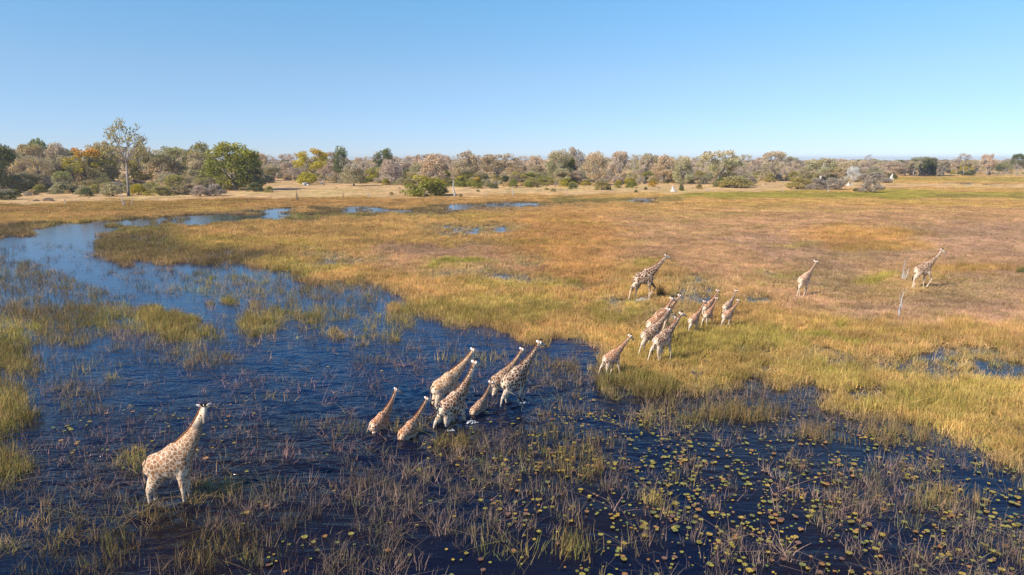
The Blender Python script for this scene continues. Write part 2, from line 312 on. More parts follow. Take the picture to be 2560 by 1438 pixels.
MAT = {}; LOG = []
def mats():
    m, t = new_mat('ground'); MAT['ground'] = m
    a = N(t, 'ShaderNodeAttribute', attribute_name='gcol'); tc = N(t, 'ShaderNodeTexCoord')
    n1 = N(t, 'ShaderNodeTexNoise', i_Scale=1.6, i_Detail=6.0, i_Roughness=.7); t.links.new(tc.outputs['Object'], n1.inputs[0])
    n2 = N(t, 'ShaderNodeTexNoise', i_Scale=.22, i_Detail=5.0); t.links.new(tc.outputs['Object'], n2.inputs[0])
    f = math_(t, 'MULTIPLY', ramp(t, n1.outputs[0], [(.3, .45), (.7, 1.35)]), ramp(t, n2.outputs[0], [(.3, .75), (.7, 1.2)]))
    # the ramp clips at 1, so scale back up
    b = N(t, 'ShaderNodeBump', i_Strength=.8, i_Distance=.25); t.links.new(n1.outputs[0], b.inputs['Height'])
    finish(t, scalev(t, a.outputs['Vector'], f), .9, .1, b.outputs[0])
    m, t = new_mat('water'); MAT['water'] = m
    tc = N(t, 'ShaderNodeTexCoord'); mp = N(t, 'ShaderNodeMapping'); t.links.new(tc.outputs['Object'], mp.inputs[0])
    mp.inputs['Rotation'].default_value = (0, 0, R(14)); mp.inputs['Scale'].default_value = (.42, 1.15, 1)
    w1 = N(t, 'ShaderNodeTexNoise', i_Scale=.85, i_Detail=2.5, i_Roughness=.5, i_Distortion=.8); t.links.new(mp.outputs[0], w1.inputs[0])
    w2 = N(t, 'ShaderNodeTexNoise', i_Scale=4.2, i_Detail=2.0, i_Distortion=.4); t.links.new(mp.outputs[0], w2.inputs[0])
    h = math_(t, 'ADD', w1.outputs[0], math_(t, 'MULTIPLY', w2.outputs[0], .28))
    ch = N(t, 'ShaderNodeAttribute', attribute_name='chop')
    h = math_(t, 'MULTIPLY', h, ch.outputs['Fac'])
    b = N(t, 'ShaderNodeBump', i_Strength=1.0, i_Distance=.42); t.links.new(h, b.inputs['Height'])
    nb = N(t, 'ShaderNodeTexNoise', i_Scale=.12, i_Detail=3.0); t.links.new(tc.outputs['Object'], nb.inputs[0])
    sky_blue = N(t, 'ShaderNodeAttribute', attribute_name='clear')
    c = mixc(t, ramp(t, nb.outputs[0], [(.36, 0.0), (.58, 1.0)]), (.001, .004, .016), (.009, .006, .007)); c = mixc(t, sky_blue.outputs['Fac'], c, (.001, .027, .085))  # reflected sky blue is mixed into the base colour along the channel
    p = finish(t, c, .11, .5, b.outputs[0]); p.inputs['IOR'].default_value = 1.34
    # grass: colour from the instance, brightness from the blade
    m, t = new_mat('grass'); MAT['grass'] = m
    a = N(t, 'ShaderNodeAttribute', attribute_name='icol', attribute_type='INSTANCER'); r = N(t, 'ShaderNodeAttribute', attribute_name='rnd')
    f = math_(t, 'MULTIPLY_ADD', r.outputs['Fac'], .9); f.node.inputs[2].default_value = .6
    finish(t, scalev(t, a.outputs['Vector'], f), .7, .15, trans=.2)
    m, t = new_mat('pad'); MAT['pad_inst'] = m
    a = N(t, 'ShaderNodeAttribute', attribute_name='icol', attribute_type='INSTANCER')
    finish(t, a.outputs['Vector'], .4, .3)
    m, t = new_mat('lily_leaf'); MAT['pad'] = m
    oi = N(t, 'ShaderNodeObjectInfo'); tc = N(t, 'ShaderNodeTexCoord'); nz = N(t, 'ShaderNodeTexNoise', i_Scale=9.0); t.links.new(tc.outputs['Object'], nz.inputs[0])
    finish(t, mixc(t, ramp(t, nz.outputs[0], [(.5, 0.0), (.7, .6)]), oi.outputs['Color'], (.30, .12, .04)), .4, .3)
    # crowns
    m, t = new_mat('foliage'); MAT['leaf'] = m
    oi = N(t, 'ShaderNodeObjectInfo'); r = N(t, 'ShaderNodeAttribute', attribute_name='rnd'); tc = N(t, 'ShaderNodeTexCoord')
    tip = N(t, 'ShaderNodeAttribute', attribute_name='tip', attribute_type='OBJECT')
    nz = N(t, 'ShaderNodeTexNoise', i_Scale=.35, i_Detail=2.0); t.links.new(tc.outputs['Object'], nz.inputs[0])
    sx = N(t, 'ShaderNodeSeparateXYZ'); t.links.new(tc.outputs['Generated'], sx.inputs[0])
    k = math_(t, 'ADD', sx.outputs[2], math_(t, 'MULTIPLY', nz.outputs[0], .9))
    k = ramp(t, math_(t, 'MULTIPLY', k, .5), [(.46, 0.0), (.72, 1.0)])
    c = mixc(t, k, oi.outputs['Color'], tip.outputs['Color'])
    f = math_(t, 'MULTIPLY_ADD', r.outputs['Fac'], .8); f.node.inputs[2].default_value = .72
    finish(t, scalev(t, c, f), .75, .12, trans=.32)
    MAT['bark'] = simple('bark', (.30, .26, .22), .9, .3, 2.0)
    MAT['barkdark'] = simple('bark_dark', (.14, .11, .09), .9, .3, 2.0)
    MAT['deadwood'] = simple('dead_wood', (.50, .465, .43), .85, .25, 5.0)
    MAT['mound'] = simple('termite_earth', (.56, .52, .46), .95, .2, 1.5)
    # giraffe coat
    m, t = new_mat('coat'); MAT['coat'] = m
    oi = N(t, 'ShaderNodeObjectInfo')
    pc = N(t, 'ShaderNodeAttribute', attribute_name='pc'); fd = N(t, 'ShaderNodeAttribute', attribute_name='fade'); mz = N(t, 'ShaderNodeAttribute', attribute_name='muz')
    off = N(t, 'ShaderNodeVectorMath', operation='ADD'); t.links.new(pc.outputs['Vector'], off.inputs[0])
    sc = scalev(t, N(t, 'ShaderNodeCombineXYZ', i_0=17.0, i_1=5.0, i_2=31.0).outputs[0], oi.outputs['Random']); t.links.new(sc, off.inputs[1])
    nz = N(t, 'ShaderNodeTexNoise', i_Scale=1.3, i_Detail=2.0); t.links.new(off.outputs[0], nz.inputs[0])
    wv = N(t, 'ShaderNodeVectorMath', operation='MULTIPLY_ADD'); t.links.new(nz.outputs['Color'], wv.inputs[0]); wv.inputs[1].default_value = (.5, .5, .5); t.links.new(off.outputs[0], wv.inputs[2])
    v = N(t, 'ShaderNodeTexVoronoi', feature='DISTANCE_TO_EDGE', i_Scale=1.0); t.links.new(wv.outputs[0], v.inputs['Vector'])
    v2 = N(t, 'ShaderNodeTexVoronoi', feature='F1', i_Scale=1.0); t.links.new(wv.outputs[0], v2.inputs['Vector'])
    hsv = N(t, 'ShaderNodeSeparateColor'); t.links.new(v2.outputs['Color'], hsv.inputs[0])
    br = scalev(t, oi.outputs['Color'], math_(t, 'ADD', math_(t, 'MULTIPLY', hsv.outputs[0], .45), .78))
    e0 = math_(t, 'MULTIPLY_ADD', fd.outputs['Fac'], -.205); e0.node.inputs[2].default_value = .25
    edge = N(t, 'ShaderNodeMapRange', i_2=.15); t.links.new(v.outputs['Distance'], edge.inputs[0]); t.links.new(e0, edge.inputs[1]); t.links.new(math_(t, 'ADD', e0, .05), edge.inputs[2])
    fac = edge.outputs[0]
    pale = mixc(t, math_(t, 'MULTIPLY', fd.outputs['Fac'], .35), (.80, .65, .47), mixc(t, .6, oi.outputs['Color'], (.66, .40, .22)))
    c = mixc(t, fac, pale, br)
    c = mixc(t, mz.outputs['Fac'], c, (.12, .085, .07))
    finish(t, c, .65, .25)
    MAT['mane'] = simple('mane_hair', (.17, .065, .025), .8, .3, 20)
    MAT['ear'] = simple('ear_fur', (.78, .70, .64), .8, .1, 20)
    MAT['black'] = simple('black_hair', (.012, .010, .010), .7, .3, 20)
    MAT['horn'] = simple('ossicone_fur', (.35, .20, .11), .8, .2, 20)
    MAT['eye'] = simple('eye', (.01, .008, .006), .15, .1, 20, .5)
    MAT['hoof'] = simple('hoof', (.10, .075, .06), .6, .2, 20)
    MAT['foam'] = simple('foam', (.75, .76, .78), .5, .15, 9)
mats()
make_terrain()

# ------------------------------------------------------------ grass and reeds
rng = np.random.default_rng(11)
def blades(n, rad, h, w, lean, curl, seed, segs=2, hvar=.35):
    r = np.random.default_rng(seed); V = []; F = []; rn = []
    for k in range(n):
        a = r.uniform(0, 6.283); q = rad * math.sqrt(r.uniform()); x, y = q * math.cos(a), q * math.sin(a)
        ln = r.normal(0, lean); d = r.uniform(0, 6.283); hh = h * r.uniform(1 - hvar, 1 + hvar * .5); th = r.uniform(0, 3.14)
        wx, wy = math.cos(th) * w / 2, math.sin(th) * w / 2; b = len(V)
        for s in range(segs + 1):
            t_ = s / segs; o = ln * t_ + curl * t_ * t_ * r.uniform(.5, 1)
            cx, cy, cz = x + math.cos(d) * o * hh, y + math.sin(d) * o * hh, hh * t_ * (1 - .25 * abs(o))
            ww = (1 - .75 * t_)
            V += [(cx - wx * ww, cy - wy * ww, cz), (cx + wx * ww, cy + wy * ww, cz)]
        q_ = r.uniform()
        for s in range(segs):
            i = b + 2 * s; F.append((i, i + 1, i + 3, i + 2)); rn.append(q_)
    me = mesh_np('tuft', np.array(V), np.array(F), [MAT['grass']])
    attr(me, 'rnd', rn, 'FLOAT', 'FACE'); return me
def proto_coll(name, meshes):
    c = bpy.data.collections.new(name)
    for i, me in enumerate(meshes):
        o = bpy.data.objects.new('%s_%02d' % (name, i), me); c.objects.link(o)
    return c
def scatter(name, coll, nproto, pts, rot, scl, idx, col, cat, label):
    me = bpy.data.meshes.new(name); me.vertices.add(len(pts)); me.vertices.foreach_set('co', np.asarray(pts, np.float32).ravel()); me.update()
    attr(me, 'irot', rot, 'FLOAT_VECTOR'); attr(me, 'iscl', scl, 'FLOAT_VECTOR'); attr(me, 'idx', idx, 'INT'); attr(me, 'icol', col, 'FLOAT_VECTOR')
    o = link(name, me)
    g = bpy.data.node_groups.new(name, 'GeometryNodeTree')
    g.interface.new_socket('Geometry', in_out='INPUT', socket_type='NodeSocketGeometry'); g.interface.new_socket('Geometry', in_out='OUTPUT', socket_type='NodeSocketGeometry')
    gi = g.nodes.new('NodeGroupInput'); go = g.nodes.new('NodeGroupOutput')
    ip = g.nodes.new('GeometryNodeInstanceOnPoints'); ci = g.nodes.new('GeometryNodeCollectionInfo')
    ci.inputs['Collection'].default_value = coll; ci.inputs['Separate Children'].default_value = True; ci.inputs['Reset Children'].default_value = True
    ip.inputs['Pick Instance'].default_value = True
    def na(nm, dt):
        n = g.nodes.new('GeometryNodeInputNamedAttribute'); n.data_type = dt; n.inputs[0].default_value = nm; return [s for s in n.outputs if s.enabled][0]
    e = g.nodes.new('FunctionNodeEulerToRotation')
    g.links.new(na('irot', 'FLOAT_VECTOR'), e.inputs[0]); g.links.new(e.outputs[0], ip.inputs['Rotation'])
    g.links.new(na('iscl', 'FLOAT_VECTOR'), ip.inputs['Scale']); g.links.new(na('idx', 'INT'), ip.inputs['Instance Index'])
    g.links.new(gi.outputs[0], ip.inputs['Points']); g.links.new(ci.outputs[0], ip.inputs['Instance']); g.links.new(ip.outputs[0], go.inputs[0])
    md = o.modifiers.new('scatter', 'NODES'); md.node_group = g
    tag(o, label, cat, kind='stuff'); return o

def sample(y0, y1, dens, seed):
    r = np.random.default_rng(seed)
    a0, a1 = .86, 6.0
    area = a0 * (y1 * y1 - y0 * y0) + 2 * a1 * (y1 - y0); n = int(area * dens)
    Y = np.sqrt(r.uniform(y0 * y0, y1 * y1, n)); X = r.uniform(-1, 1, n) * (a0 * Y + a1)
    return X, Y, r
def ground_z(dry): return np.where(dry > .85, -.02, -.08)
reed_protos = [blades(9, .22, 1.0, .014, .16, .08, 100 + i, 2, .5) for i in range(4)] + [blades(5, .3, 1.0, .012, .25, .1, 110 + i, 2, .6) for i in range(3)] \
    + [blades(14, .2, .8, .014, .7, .9, 120 + i, 3, .6) for i in range(3)]
reed_c = proto_coll('reed_tuft', reed_protos)
grass_protos = [blades(42, .42, 1.0, .03, .2, .25, 200 + i, 2) for i in range(6)]
grass_c = proto_coll('grass_tuft', grass_protos)
far_protos = [blades(90, 1.3, 1.0, .09, .22, .25, 300 + i, 1) for i in range(5)]
far_c = proto_coll('grass_patch', far_protos)

def grow():
    R1 = []; G1 = []; F1 = []
    # reeds standing in water, near
    for y0, y1, dens in ((14, 34, 19), (34, 60, 11), (60, 110, 3.8)):
        X, Y, r = sample(y0, y1, dens, int(y0) + 5)
        px, py, cov, dry, col, h = fields(X, Y)
        cl = fbm(X / 1.1, Y / 1.1, 51, 3); cl2 = fbm(X / 5, Y / 5, 52, 2)
        p = cov * np.where(cov < .6, sstep(.30, .64, cl * .6 + cl2 * .4) * 2.3, 1.0) * (1.0 if y0 < 60 else 1.0)
        keep = (r.uniform(size=len(X)) < p) & (dry < .93) & (py < 1750)
        X, Y, cov, dry, col, h = X[keep], Y[keep], cov[keep], dry[keep], col[keep], h[keep]
        n = len(X); c = patches(X, Y, col)
        mixk = r.uniform(size=(n, 1)); c = np.where(mixk < .2, c * np.array([.8, 1.05, .75]), np.where(mixk > .8, c * np.array([1.5, 1.35, 1.35]), c)) * r.uniform(.75, 1.3, (n, 1))
        s = h * r.uniform(.5, 1.1, n) * (.7 + .5 * cl[keep]) * (.8 + .25 * cov); wd = r.uniform(.8, 1.3, n) * (1.25 if y0 < 34 else 1.7 if y0 < 60 else 2.0)
        idx = np.where(r.uniform(size=n) < .11, r.integers(7, 10, n), r.integers(0, 7, n))
        R1.append((np.stack([X, Y, np.full(n, -.05)], 1), np.stack([r.normal(0, .09, n), r.normal(0, .09, n), r.uniform(0, 6.28, n)], 1), np.stack([wd, wd, s], 1), idx, c))
    # meadow grass
    for y0, y1, dens, wd0 in ((16, 60, 9, .8), (60, 110, 4.6, 1.1), (110, 170, 2.0, 1.5)):
        X, Y, r = sample(y0, y1, dens, int(y0) + 55)
        px, py, cov, dry, col, h = fields(X, Y)
        cl = fbm(X / 1.6, Y / 1.6, 61, 3)
        p = np.where(cov > .85, 1, cov * sstep(.3, .6, cl) * 1.2) * sstep(.35, .8, dry + .3 * cl)
        keep = (r.uniform(size=len(X)) < p)
        X, Y, cov, dry, col, h, cl = X[keep], Y[keep], cov[keep], dry[keep], col[keep], h[keep], cl[keep]
        n = len(X); c = patches(X, Y, col) * r.uniform(.75, 1.25, (n, 1)); k = r.uniform(size=(n, 1))
        c = np.where(k < .15, c * np.array([.84, 1.0, .72]), np.where(k > .88, c * np.array([1.2, 1.15, 1.3]), c))
        s = h * r.uniform(.5, 1.0, n) * (.6 + .7 * cl); wd = wd0 * r.uniform(.8, 1.3, n)
        G1.append((np.stack([X, Y, ground_z(dry)], 1), np.stack([r.normal(0, .12, n), r.normal(.05, .12, n), r.uniform(0, 6.28, n)], 1), np.stack([wd, wd, s], 1), r.integers(0, 6, n), c))
    for y0, y1, dens, wd0 in ((165, 300, .62, 1.0), (300, 620, .12, 1.9)):
        X, Y, r = sample(y0, y1, dens, int(y0) + 77)
        px, py, cov, dry, col, h = fields(X, Y)
        keep = (r.uniform(size=len(X)) < np.where(cov > .7, 1, cov * .5))
        X, Y, cov, dry, col, h = X[keep], Y[keep], cov[keep], dry[keep], col[keep], h[keep]
        n = len(X); c = patches(X, Y, col) * r.uniform(.8, 1.2, (n, 1))
        s = h * r.uniform(.35, .65, n); wd = wd0 * r.uniform(.8, 1.3, n)
        z = np.clip((Y - 330) / 900, 0, 1) * .8
        F1.append((np.stack([X, Y, z - .05], 1), np.stack([r.normal(0, .05, n), r.normal(0, .05, n), r.uniform(0, 6.28, n)], 1), np.stack([wd, wd, s], 1), r.integers(0, 5, n), c))
    for nm, cc, k, D, cat, lab in (('reeds', reed_c, 10, R1, 'reeds', 'thin brown and olive reeds standing in the flooded channel and lily water'),
                             ('meadow_grass', grass_c, 6, G1, 'grass', 'golden and olive tall grass of the flooded meadow'),
                             ('distant_grass', far_c, 5, F1, 'grass', 'pale dry grass between the meadow and the tree line')):
        a = [np.concatenate([d[i] for d in D]) for i in range(5)]
        print(nm, len(a[0]))
        scatter(nm, cc, k, a[0], a[1], a[2], a[3], a[4], cat, lab)
grow()

# ------------------------------------------------------------ water lily pads
def pad_mesh(seed, mat):
    r = random.Random(seed); n = 14; V = [(0, 0, .012)]; F = []
    for i in range(n):
        a = .18 + (6.283 - .36) * i / (n - 1); q = .5 * r.uniform(.93, 1.05)
        V.append((q * math.cos(a), q * math.sin(a) * .95, .012 + r.uniform(0, .02)))
    m = len(V); V += [(v[0] * .98, v[1] * .98, v[2] - .008) for v in V]
    for i in range(1, n): F += [(0, i, i + 1), (m, m + i + 1, m + i), (i, m + i, m + i + 1), (i, m + i + 1, i + 1)]
    F += [(0, m, m + 1), (0, m + 1, 1), (0, n, m + n), (0, m + n, m)]
    return mesh_np('lily_pad', np.array(V), F, [mat])
def lilies():
    PC = {'yellow green': (.30, .27, .045), 'green': (.18, .21, .055), 'yellow': (.42, .30, .045), 'orange': (.38, .19, .055), 'reddish brown': (.20, .11, .07)}
    keys = list(PC); r = np.random.default_rng(5)
    pts = []
    def clump(n, poly_x, poly_y, tight=1):
        for _ in range(n):
            cx = r.uniform(*poly_x); cy = r.uniform(*poly_y)
            g = ground(cx, cy); kk = 1 + int(r.exponential(2.6 * tight))
            for _ in range(min(kk, 9)):
                pts.append((g.x + r.normal(0, .32), g.y + r.normal(0, .45)))
    clump(300, (1350, 2580), (1030, 1170), .7); clump(280, (1250, 2600), (1150, 1340), .8); clump(110, (1450, 2600), (1300, 1470))
    clump(30, (1050, 1450), (1030, 1200)); clump(60, (1650, 2150), (1140, 1300), 1.2); clump(70, (800, 1500), (1120, 1440), .3)
    clump(38, (150, 480), (1000, 1150), .7); clump(20, (500, 700), (960, 1120), .4); clump(16, (60, 900), (1100, 1440), .4)
    clump(20, (1350, 1700), (990, 1060)); clump(8, (800, 1000), (850, 930), .4); clump(14, (600, 760), (1260, 1438), .5)
    P_ = np.array(pts); n = len(P_)
    px, py, cov, dry, col, h = fields(P_[:, 0], P_[:, 1])
    ok = (dry < .5) & (P_[:, 1] < 60); P_ = P_[ok]; n = len(P_)
    size = r.uniform(.06, .23, n) ** 1.0 * r.uniform(.7, 1.15, n) * np.where(r.uniform(size=n) < .3, .6, 1); ci = r.choice(5, n, p=[.36, .14, .24, .14, .12])
    rot = r.uniform(0, 6.28, n)
    o = np.argsort(-size / P_[:, 1]); P_, size, ci, rot = P_[o], size[o], ci[o], rot[o]
    pm = [pad_mesh(i, MAT['pad']) for i in range(4)]
    inview = np.abs(to_px(P_[:, 0], P_[:, 1])[0] - 1280) < 1290; inview &= to_px(P_[:, 0], P_[:, 1])[1] < 1445
    top = [i for i in range(n) if inview[i]][:300]; rest = np.array(sorted(set(range(n)) - set(top)))
    for i in top:
        ob = link('lily_pad', pm[i % 4], None, (P_[i, 0], P_[i, 1], .02 + (i % 7) * .003)); s = float(size[i]); ob.scale = (s, s, 1)
        ob.rotation_euler = (r.normal(0, .02), r.normal(0, .02), rot[i]); k = keys[ci[i]]
        c = np.array(PC[k]) * r.uniform(.75, 1.2); ob.color = (c[0], c[1], c[2], 1)
        tag(ob, 'round %s lily pad floating flat on the dark foreground water' % k, 'lily pad', '%s lily pads on the dark water' % k)
    c = np.array([PC[keys[k]] for k in ci[rest]]) * r.uniform(.7, 1.15, (len(rest), 1))
    m = len(rest)
    scatter('lily_pads', proto_coll('pad', [pad_mesh(i + 9, MAT['pad_inst']) for i in range(4)]), 4,
            np.stack([P_[rest, 0], P_[rest, 1], .02 + (rest % 7) * .003], 1), np.stack([r.normal(0, .02, m), r.normal(0, .02, m), rot[rest]], 1),
            np.stack([size[rest], size[rest], np.ones(m)], 1), rest % 4, c, 'lily pads', 'scattered small lily pads between the reeds of the dark water')
    print('pads', n)
lilies()

# ------------------------------------------------------------ tubes
def frames(pts):
    pts = [Vector(p) for p in pts]; out = []
    for i in range(len(pts)):
        d = (pts[min(i + 1, len(pts) - 1)] - pts[max(i - 1, 0)]).normalized(); out.append(d)
    return pts, out
class MB:
    def __init__(s): s.V = []; s.F = []; s.mi = []
    def ring_tube(s, pts, rad, side=None, n=8, mi=0, caps=True):
        """rad: list of r or (r_depth, r_side); side = fixed sideways vector"""
        pts, ds = frames(pts); b = len(s.V)
        for p, d, r in zip(pts, ds, rad):
            ra, rb = r if isinstance(r, tuple) else (r, r)
            sv = Vector(side) if side is not None else (Vector((0, 0, 1)).cross(d) if abs(d.z) < .95 else Vector((1, 0, 0)).cross(d))
            sv = (sv - d * sv.dot(d)).normalized(); up = d.cross(sv).normalized()
            for k in range(n):
                a = 6.28318 * k / n; s.V.append(tuple(p + up * (ra * math.cos(a)) + sv * (rb * math.sin(a))))
        m = len(pts)
        for i in range(m - 1):
            for k in range(n):
                q = b + i * n; s.F.append((q + k, q + (k + 1) % n, q + n + (k + 1) % n, q + n + k)); s.mi.append(mi)
        if caps:
            s.F.append(tuple(b + k for k in range(n))[::-1]); s.F.append(tuple(b + (m - 1) * n + k for k in range(n))); s.mi += [mi, mi]
    def ball(s, c, r, n=8, mi=0):
        c = Vector(c); rr = r if isinstance(r, tuple) else (r, r, r); m = n // 2 + 1; b = len(s.V)
        for i in range(m):
            ph = math.pi * (i + .02) / (m - .96)
            for k in range(n):
                a = 6.28318 * k / n; s.V.append((c.x + rr[0] * math.sin(ph) * math.cos(a), c.y + rr[1] * math.sin(ph) * math.sin(a), c.z + rr[2] * math.cos(ph)))
        for i in range(m - 1):
            for k in range(n): q = b + i * n; s.F.append((q + k, q + n + k, q + n + (k + 1) % n, q + (k + 1) % n)); s.mi.append(mi)
    def mesh(s, name, mats, smooth=True): return mesh_np(name, np.array(s.V), s.F, mats, s.mi, smooth)

# ------------------------------------------------------------ giraffes
def curve_neck(nA, bend=0):
    base = Vector((.60, 0, 2.60)); p = []
    ts = (-.22, 0, .2, .42, .62, .8, .93, 1.0); rad = ((.46, .26), (.44, .25), (.36, .205), (.25, .155), (.185, .125), (.15, .108), (.135, .10), (.12, .095))
    pos = base.copy(); last = 0; a = R(nA)
    out = []
    for t_ in ts:
        if t_ <= 0: out.append(base + Vector((math.cos(a - .25), 0, math.sin(a - .25))) * 1.85 * t_); continue
        ang = a + R(-7 + 12 * t_ + bend * t_); pos = pos + Vector((math.cos(ang), 0, math.sin(ang))) * 1.85 * (t_ - last); last = t_; out.append(pos.copy())
    return out, list(rad)
def make_giraffe(gp):
    nA = gp.get('neck', 58); yaw = gp.get('yaw', 0); hp = gp.get('hp', -24); side = Vector((0, 1, 0))
    mb = MB()
    sx_ = lambda x: x * .84 if x < .3 else x - .048
    tr = [(-.97, 2.22, 1.98, .08), (-.90, 2.37, 1.76, .24), (-.74, 2.48, 1.62, .34), (-.48, 2.56, 1.64, .385), (-.18, 2.66, 1.58, .415), (.12, 2.80, 1.50, .42), (.38, 2.95, 1.47, .385), (.58, 3.0, 1.56, .33), (.76, 2.92, 1.76, .27), (.89, 2.70, 2.02, .16)]
    mb.ring_tube([(sx_(x), 0, (a + b) / 2) for x, a, b, w in tr], [((a - b) / 2, w) for x, a, b, w in tr], side, 14)
    nk, nr = curve_neck(nA, gp.get('bend', 0)); mb.ring_tube(nk, nr, side, 12)
    poll = nk[-1] + (nk[-1] - nk[-2]).normalized() * .05
    Mh = Matrix.Rotation(R(yaw), 3, 'Z') @ Matrix.Rotation(R(-hp), 3, 'Y')
    hd = lambda x, y, z: poll + Mh @ Vector((x, y, z))
    hs = [(-.10, .03, .08, .075), (0, .04, .135, .11), (.12, .035, .14, .118), (.24, .02, .115, .092), (.36, .0, .085, .07), (.48, -.02, .07, .06), (.57, -.03, .066, .062), (.645, -.035, .035, .04)]
    mb.ring_tube([hd(x, 0, z) for x, z, a, b in hs], [(a, b) for x, z, a, b in hs], Mh @ side, 12)
    legs = gp.get('legs', (3, 0, 3, 0, -28, 4, -28, 4)); feet = []; bones = []
    for s_, (a1, a2) in ((1, legs[0:2]), (-1, legs[2:4])):
        y = .19 * s_
        Sh = Vector((.55, y * .7, 2.40)); El = Vector((.50 + .25 * math.sin(R(a1)), y, 1.80))
        Kn = El + Vector((math.sin(R(a1)), 0, -math.cos(R(a1)))) * .80; Fe = Kn + Vector((math.sin(R(a2)), 0, -math.cos(R(a2)))) * .78
        Ho = Fe + Vector((math.sin(R(a2 + 12)), 0, -math.cos(R(a2 + 12)))) * .17
        mid = El.lerp(Kn, .45); mid2 = Kn.lerp(Fe, .35)
        mb.ring_tube([Sh, Sh.lerp(El, .55), El, mid, Kn.lerp(El, .12), Kn, mid2, Fe.lerp(Kn, .15), Fe, Ho], [(.28, .15), (.27, .16), (.20, .14), (.135, .10), (.09, .075), (.08, .072), (.055, .052), (.05, .046), (.06, .055), (.075, .065)], side, 9)
        feet.append((Fe, Ho)); bones.append((El, Kn)); bones.append((Kn, Ho))
    for s_, (b1, b2) in ((1, legs[4:6]), (-1, legs[6:8])):
        y = .18 * s_
        Hi = Vector((-.52, y * .8, 2.18)); St = Vector((-.36 + .30 * math.sin(R(b1 + 28)), y, 1.70))
        Hk = St + Vector((math.sin(R(b1)), 0, -math.cos(R(b1)))) * .74; Fe = Hk + Vector((math.sin(R(b2)), 0, -math.cos(R(b2)))) * .82
        Ho = Fe + Vector((math.sin(R(b2 + 12)), 0, -math.cos(R(b2 + 12)))) * .17
        mb.ring_tube([Hi, Hi.lerp(St, .5), St, St.lerp(Hk, .45), Hk.lerp(St, .12), Hk, Hk.lerp(Fe, .3), Fe.lerp(Hk, .15), Fe, Ho], [(.33, .18), (.34, .19), (.30, .17), (.235, .13), (.14, .08), (.082, .062), (.06, .05), (.05, .046), (.06, .055), (.075, .065)], side, 9)
        feet.append((Fe, Ho)); bones.append((St, Hk)); bones.append((Hk, Ho))
    tmp = link('tmp', mb.mesh('tmp', []))
    rm = tmp.modifiers.new('r', 'REMESH'); rm.mode = 'VOXEL'; rm.voxel_size = .03
    sm = tmp.modifiers.new('s', 'SMOOTH'); sm.iterations = 5; sm.factor = .5
    dg = bpy.context.evaluated_depsgraph_get(); me = bpy.data.meshes.new_from_object(tmp.evaluated_get(dg)); me.name = 'giraffe_body'
    bpy.data.objects.remove(tmp)
    nv = len(me.vertices); co = np.empty(nv * 3, np.float32); me.vertices.foreach_get('co', co); co = co.reshape(-1, 3).astype(float)
    dist = np.full(nv, 9.)
    low = np.zeros(nv)
    for A, B in bones:
        A = np.array(A); B = np.array(B); ab = B - A; t_ = np.clip(((co - A) @ ab) / (ab @ ab), 0, 1); d = np.linalg.norm(co - A - t_[:, None] * ab, axis=1)
        dist = np.minimum(dist, d)
    z = co[:, 2]
    ff = gp.get('legfade', 1.15)
    fade = sstep(ff - .45, ff + .45, z)
    belly = (z < 1.95) & (co[:, 0] > -.9); fade *= 1 - gp.get('pale', .5) * sstep(2.25, 1.7, z) * (co[:, 0] < .75)
    rump = sstep(-.4, -.85, co[:, 0]) * gp.get('rump', .5) * sstep(2.45, 2.1, z); fade *= 1 - rump
    hl = (co - np.array(poll)) @ np.array(Mh @ Vector((1, 0, 0)))
    hh = np.linalg.norm(co - np.array(poll), axis=1)
    ishead = (hh < .85) & (hl > -.05) & (z > poll.z - .8)
    nt_ = np.clip((np.linalg.norm(co - np.array(nk[1]), axis=1)) / 1.85, 0, 1) * (z > 2.8)
    fade = np.where(ishead, fade * .12, fade)
    muz = np.where(ishead, sstep(.22, .5, hl) * .8, 0)
    sc = gp.get('cells', 6.5) * (1 + .8 * sstep(1.9, 1.2, z) + .25 * sstep(3.0, 4.0, z))
    attr(me, 'pc', co * sc[:, None] * np.array([1, 1, .85]), 'FLOAT_VECTOR'); attr(me, 'fade', np.clip(fade * gp.get('contrast', 1), 0, 1)); attr(me, 'muz', muz)
    me.materials.append(MAT['coat']); me.polygons.foreach_set('use_smooth', [True] * len(me.polygons))
    # head top for fitting
    tip = hd(.03, 0, .34)
    return me, nk, nr, poll, Mh, hd, feet, tip
def tip_of(nA, gp):
    nk, nr = curve_neck(nA, gp.get('bend', 0)); poll = nk[-1] + (nk[-1] - nk[-2]).normalized() * .05
    Mh = Matrix.Rotation(R(gp.get('yaw', 0)), 3, 'Z') @ Matrix.Rotation(R(-gp.get('hp', -24)), 3, 'Y')
    return poll + Mh @ Vector((.03, 0, .30))
def fit(gp):
    """with its heading known, the size and the lean of the neck that put the horns where they are"""
    c = ground(gp['c'][0], gp['c'][1]); d = gp.get('depth', 0); hx, hy = gp['h']; best = None; h0 = gp['heading']; n0 = gp.get('neck', 54)
    for nA in range(42, 72, 2):
        tip = tip_of(nA, gp)
        for psi in range(h0 - 34, h0 + 13, 3):
            a = R(psi)
            for k in range(80):
                s = .5 + k * .008; x = tip.x * s
                u, v = to_px(c.x + x * math.cos(a), c.y + x * math.sin(a), tip.z * s - d)
                e = (u - hx) ** 2 + (v - hy) ** 2 + (.25 * (nA - n0)) ** 2 + (.12 * (psi - h0)) ** 2
                if best is None or e < best[0]: best = (e, s, nA, psi)
    return c, best[1], best[2], best[3]
rv = random.Random(3)
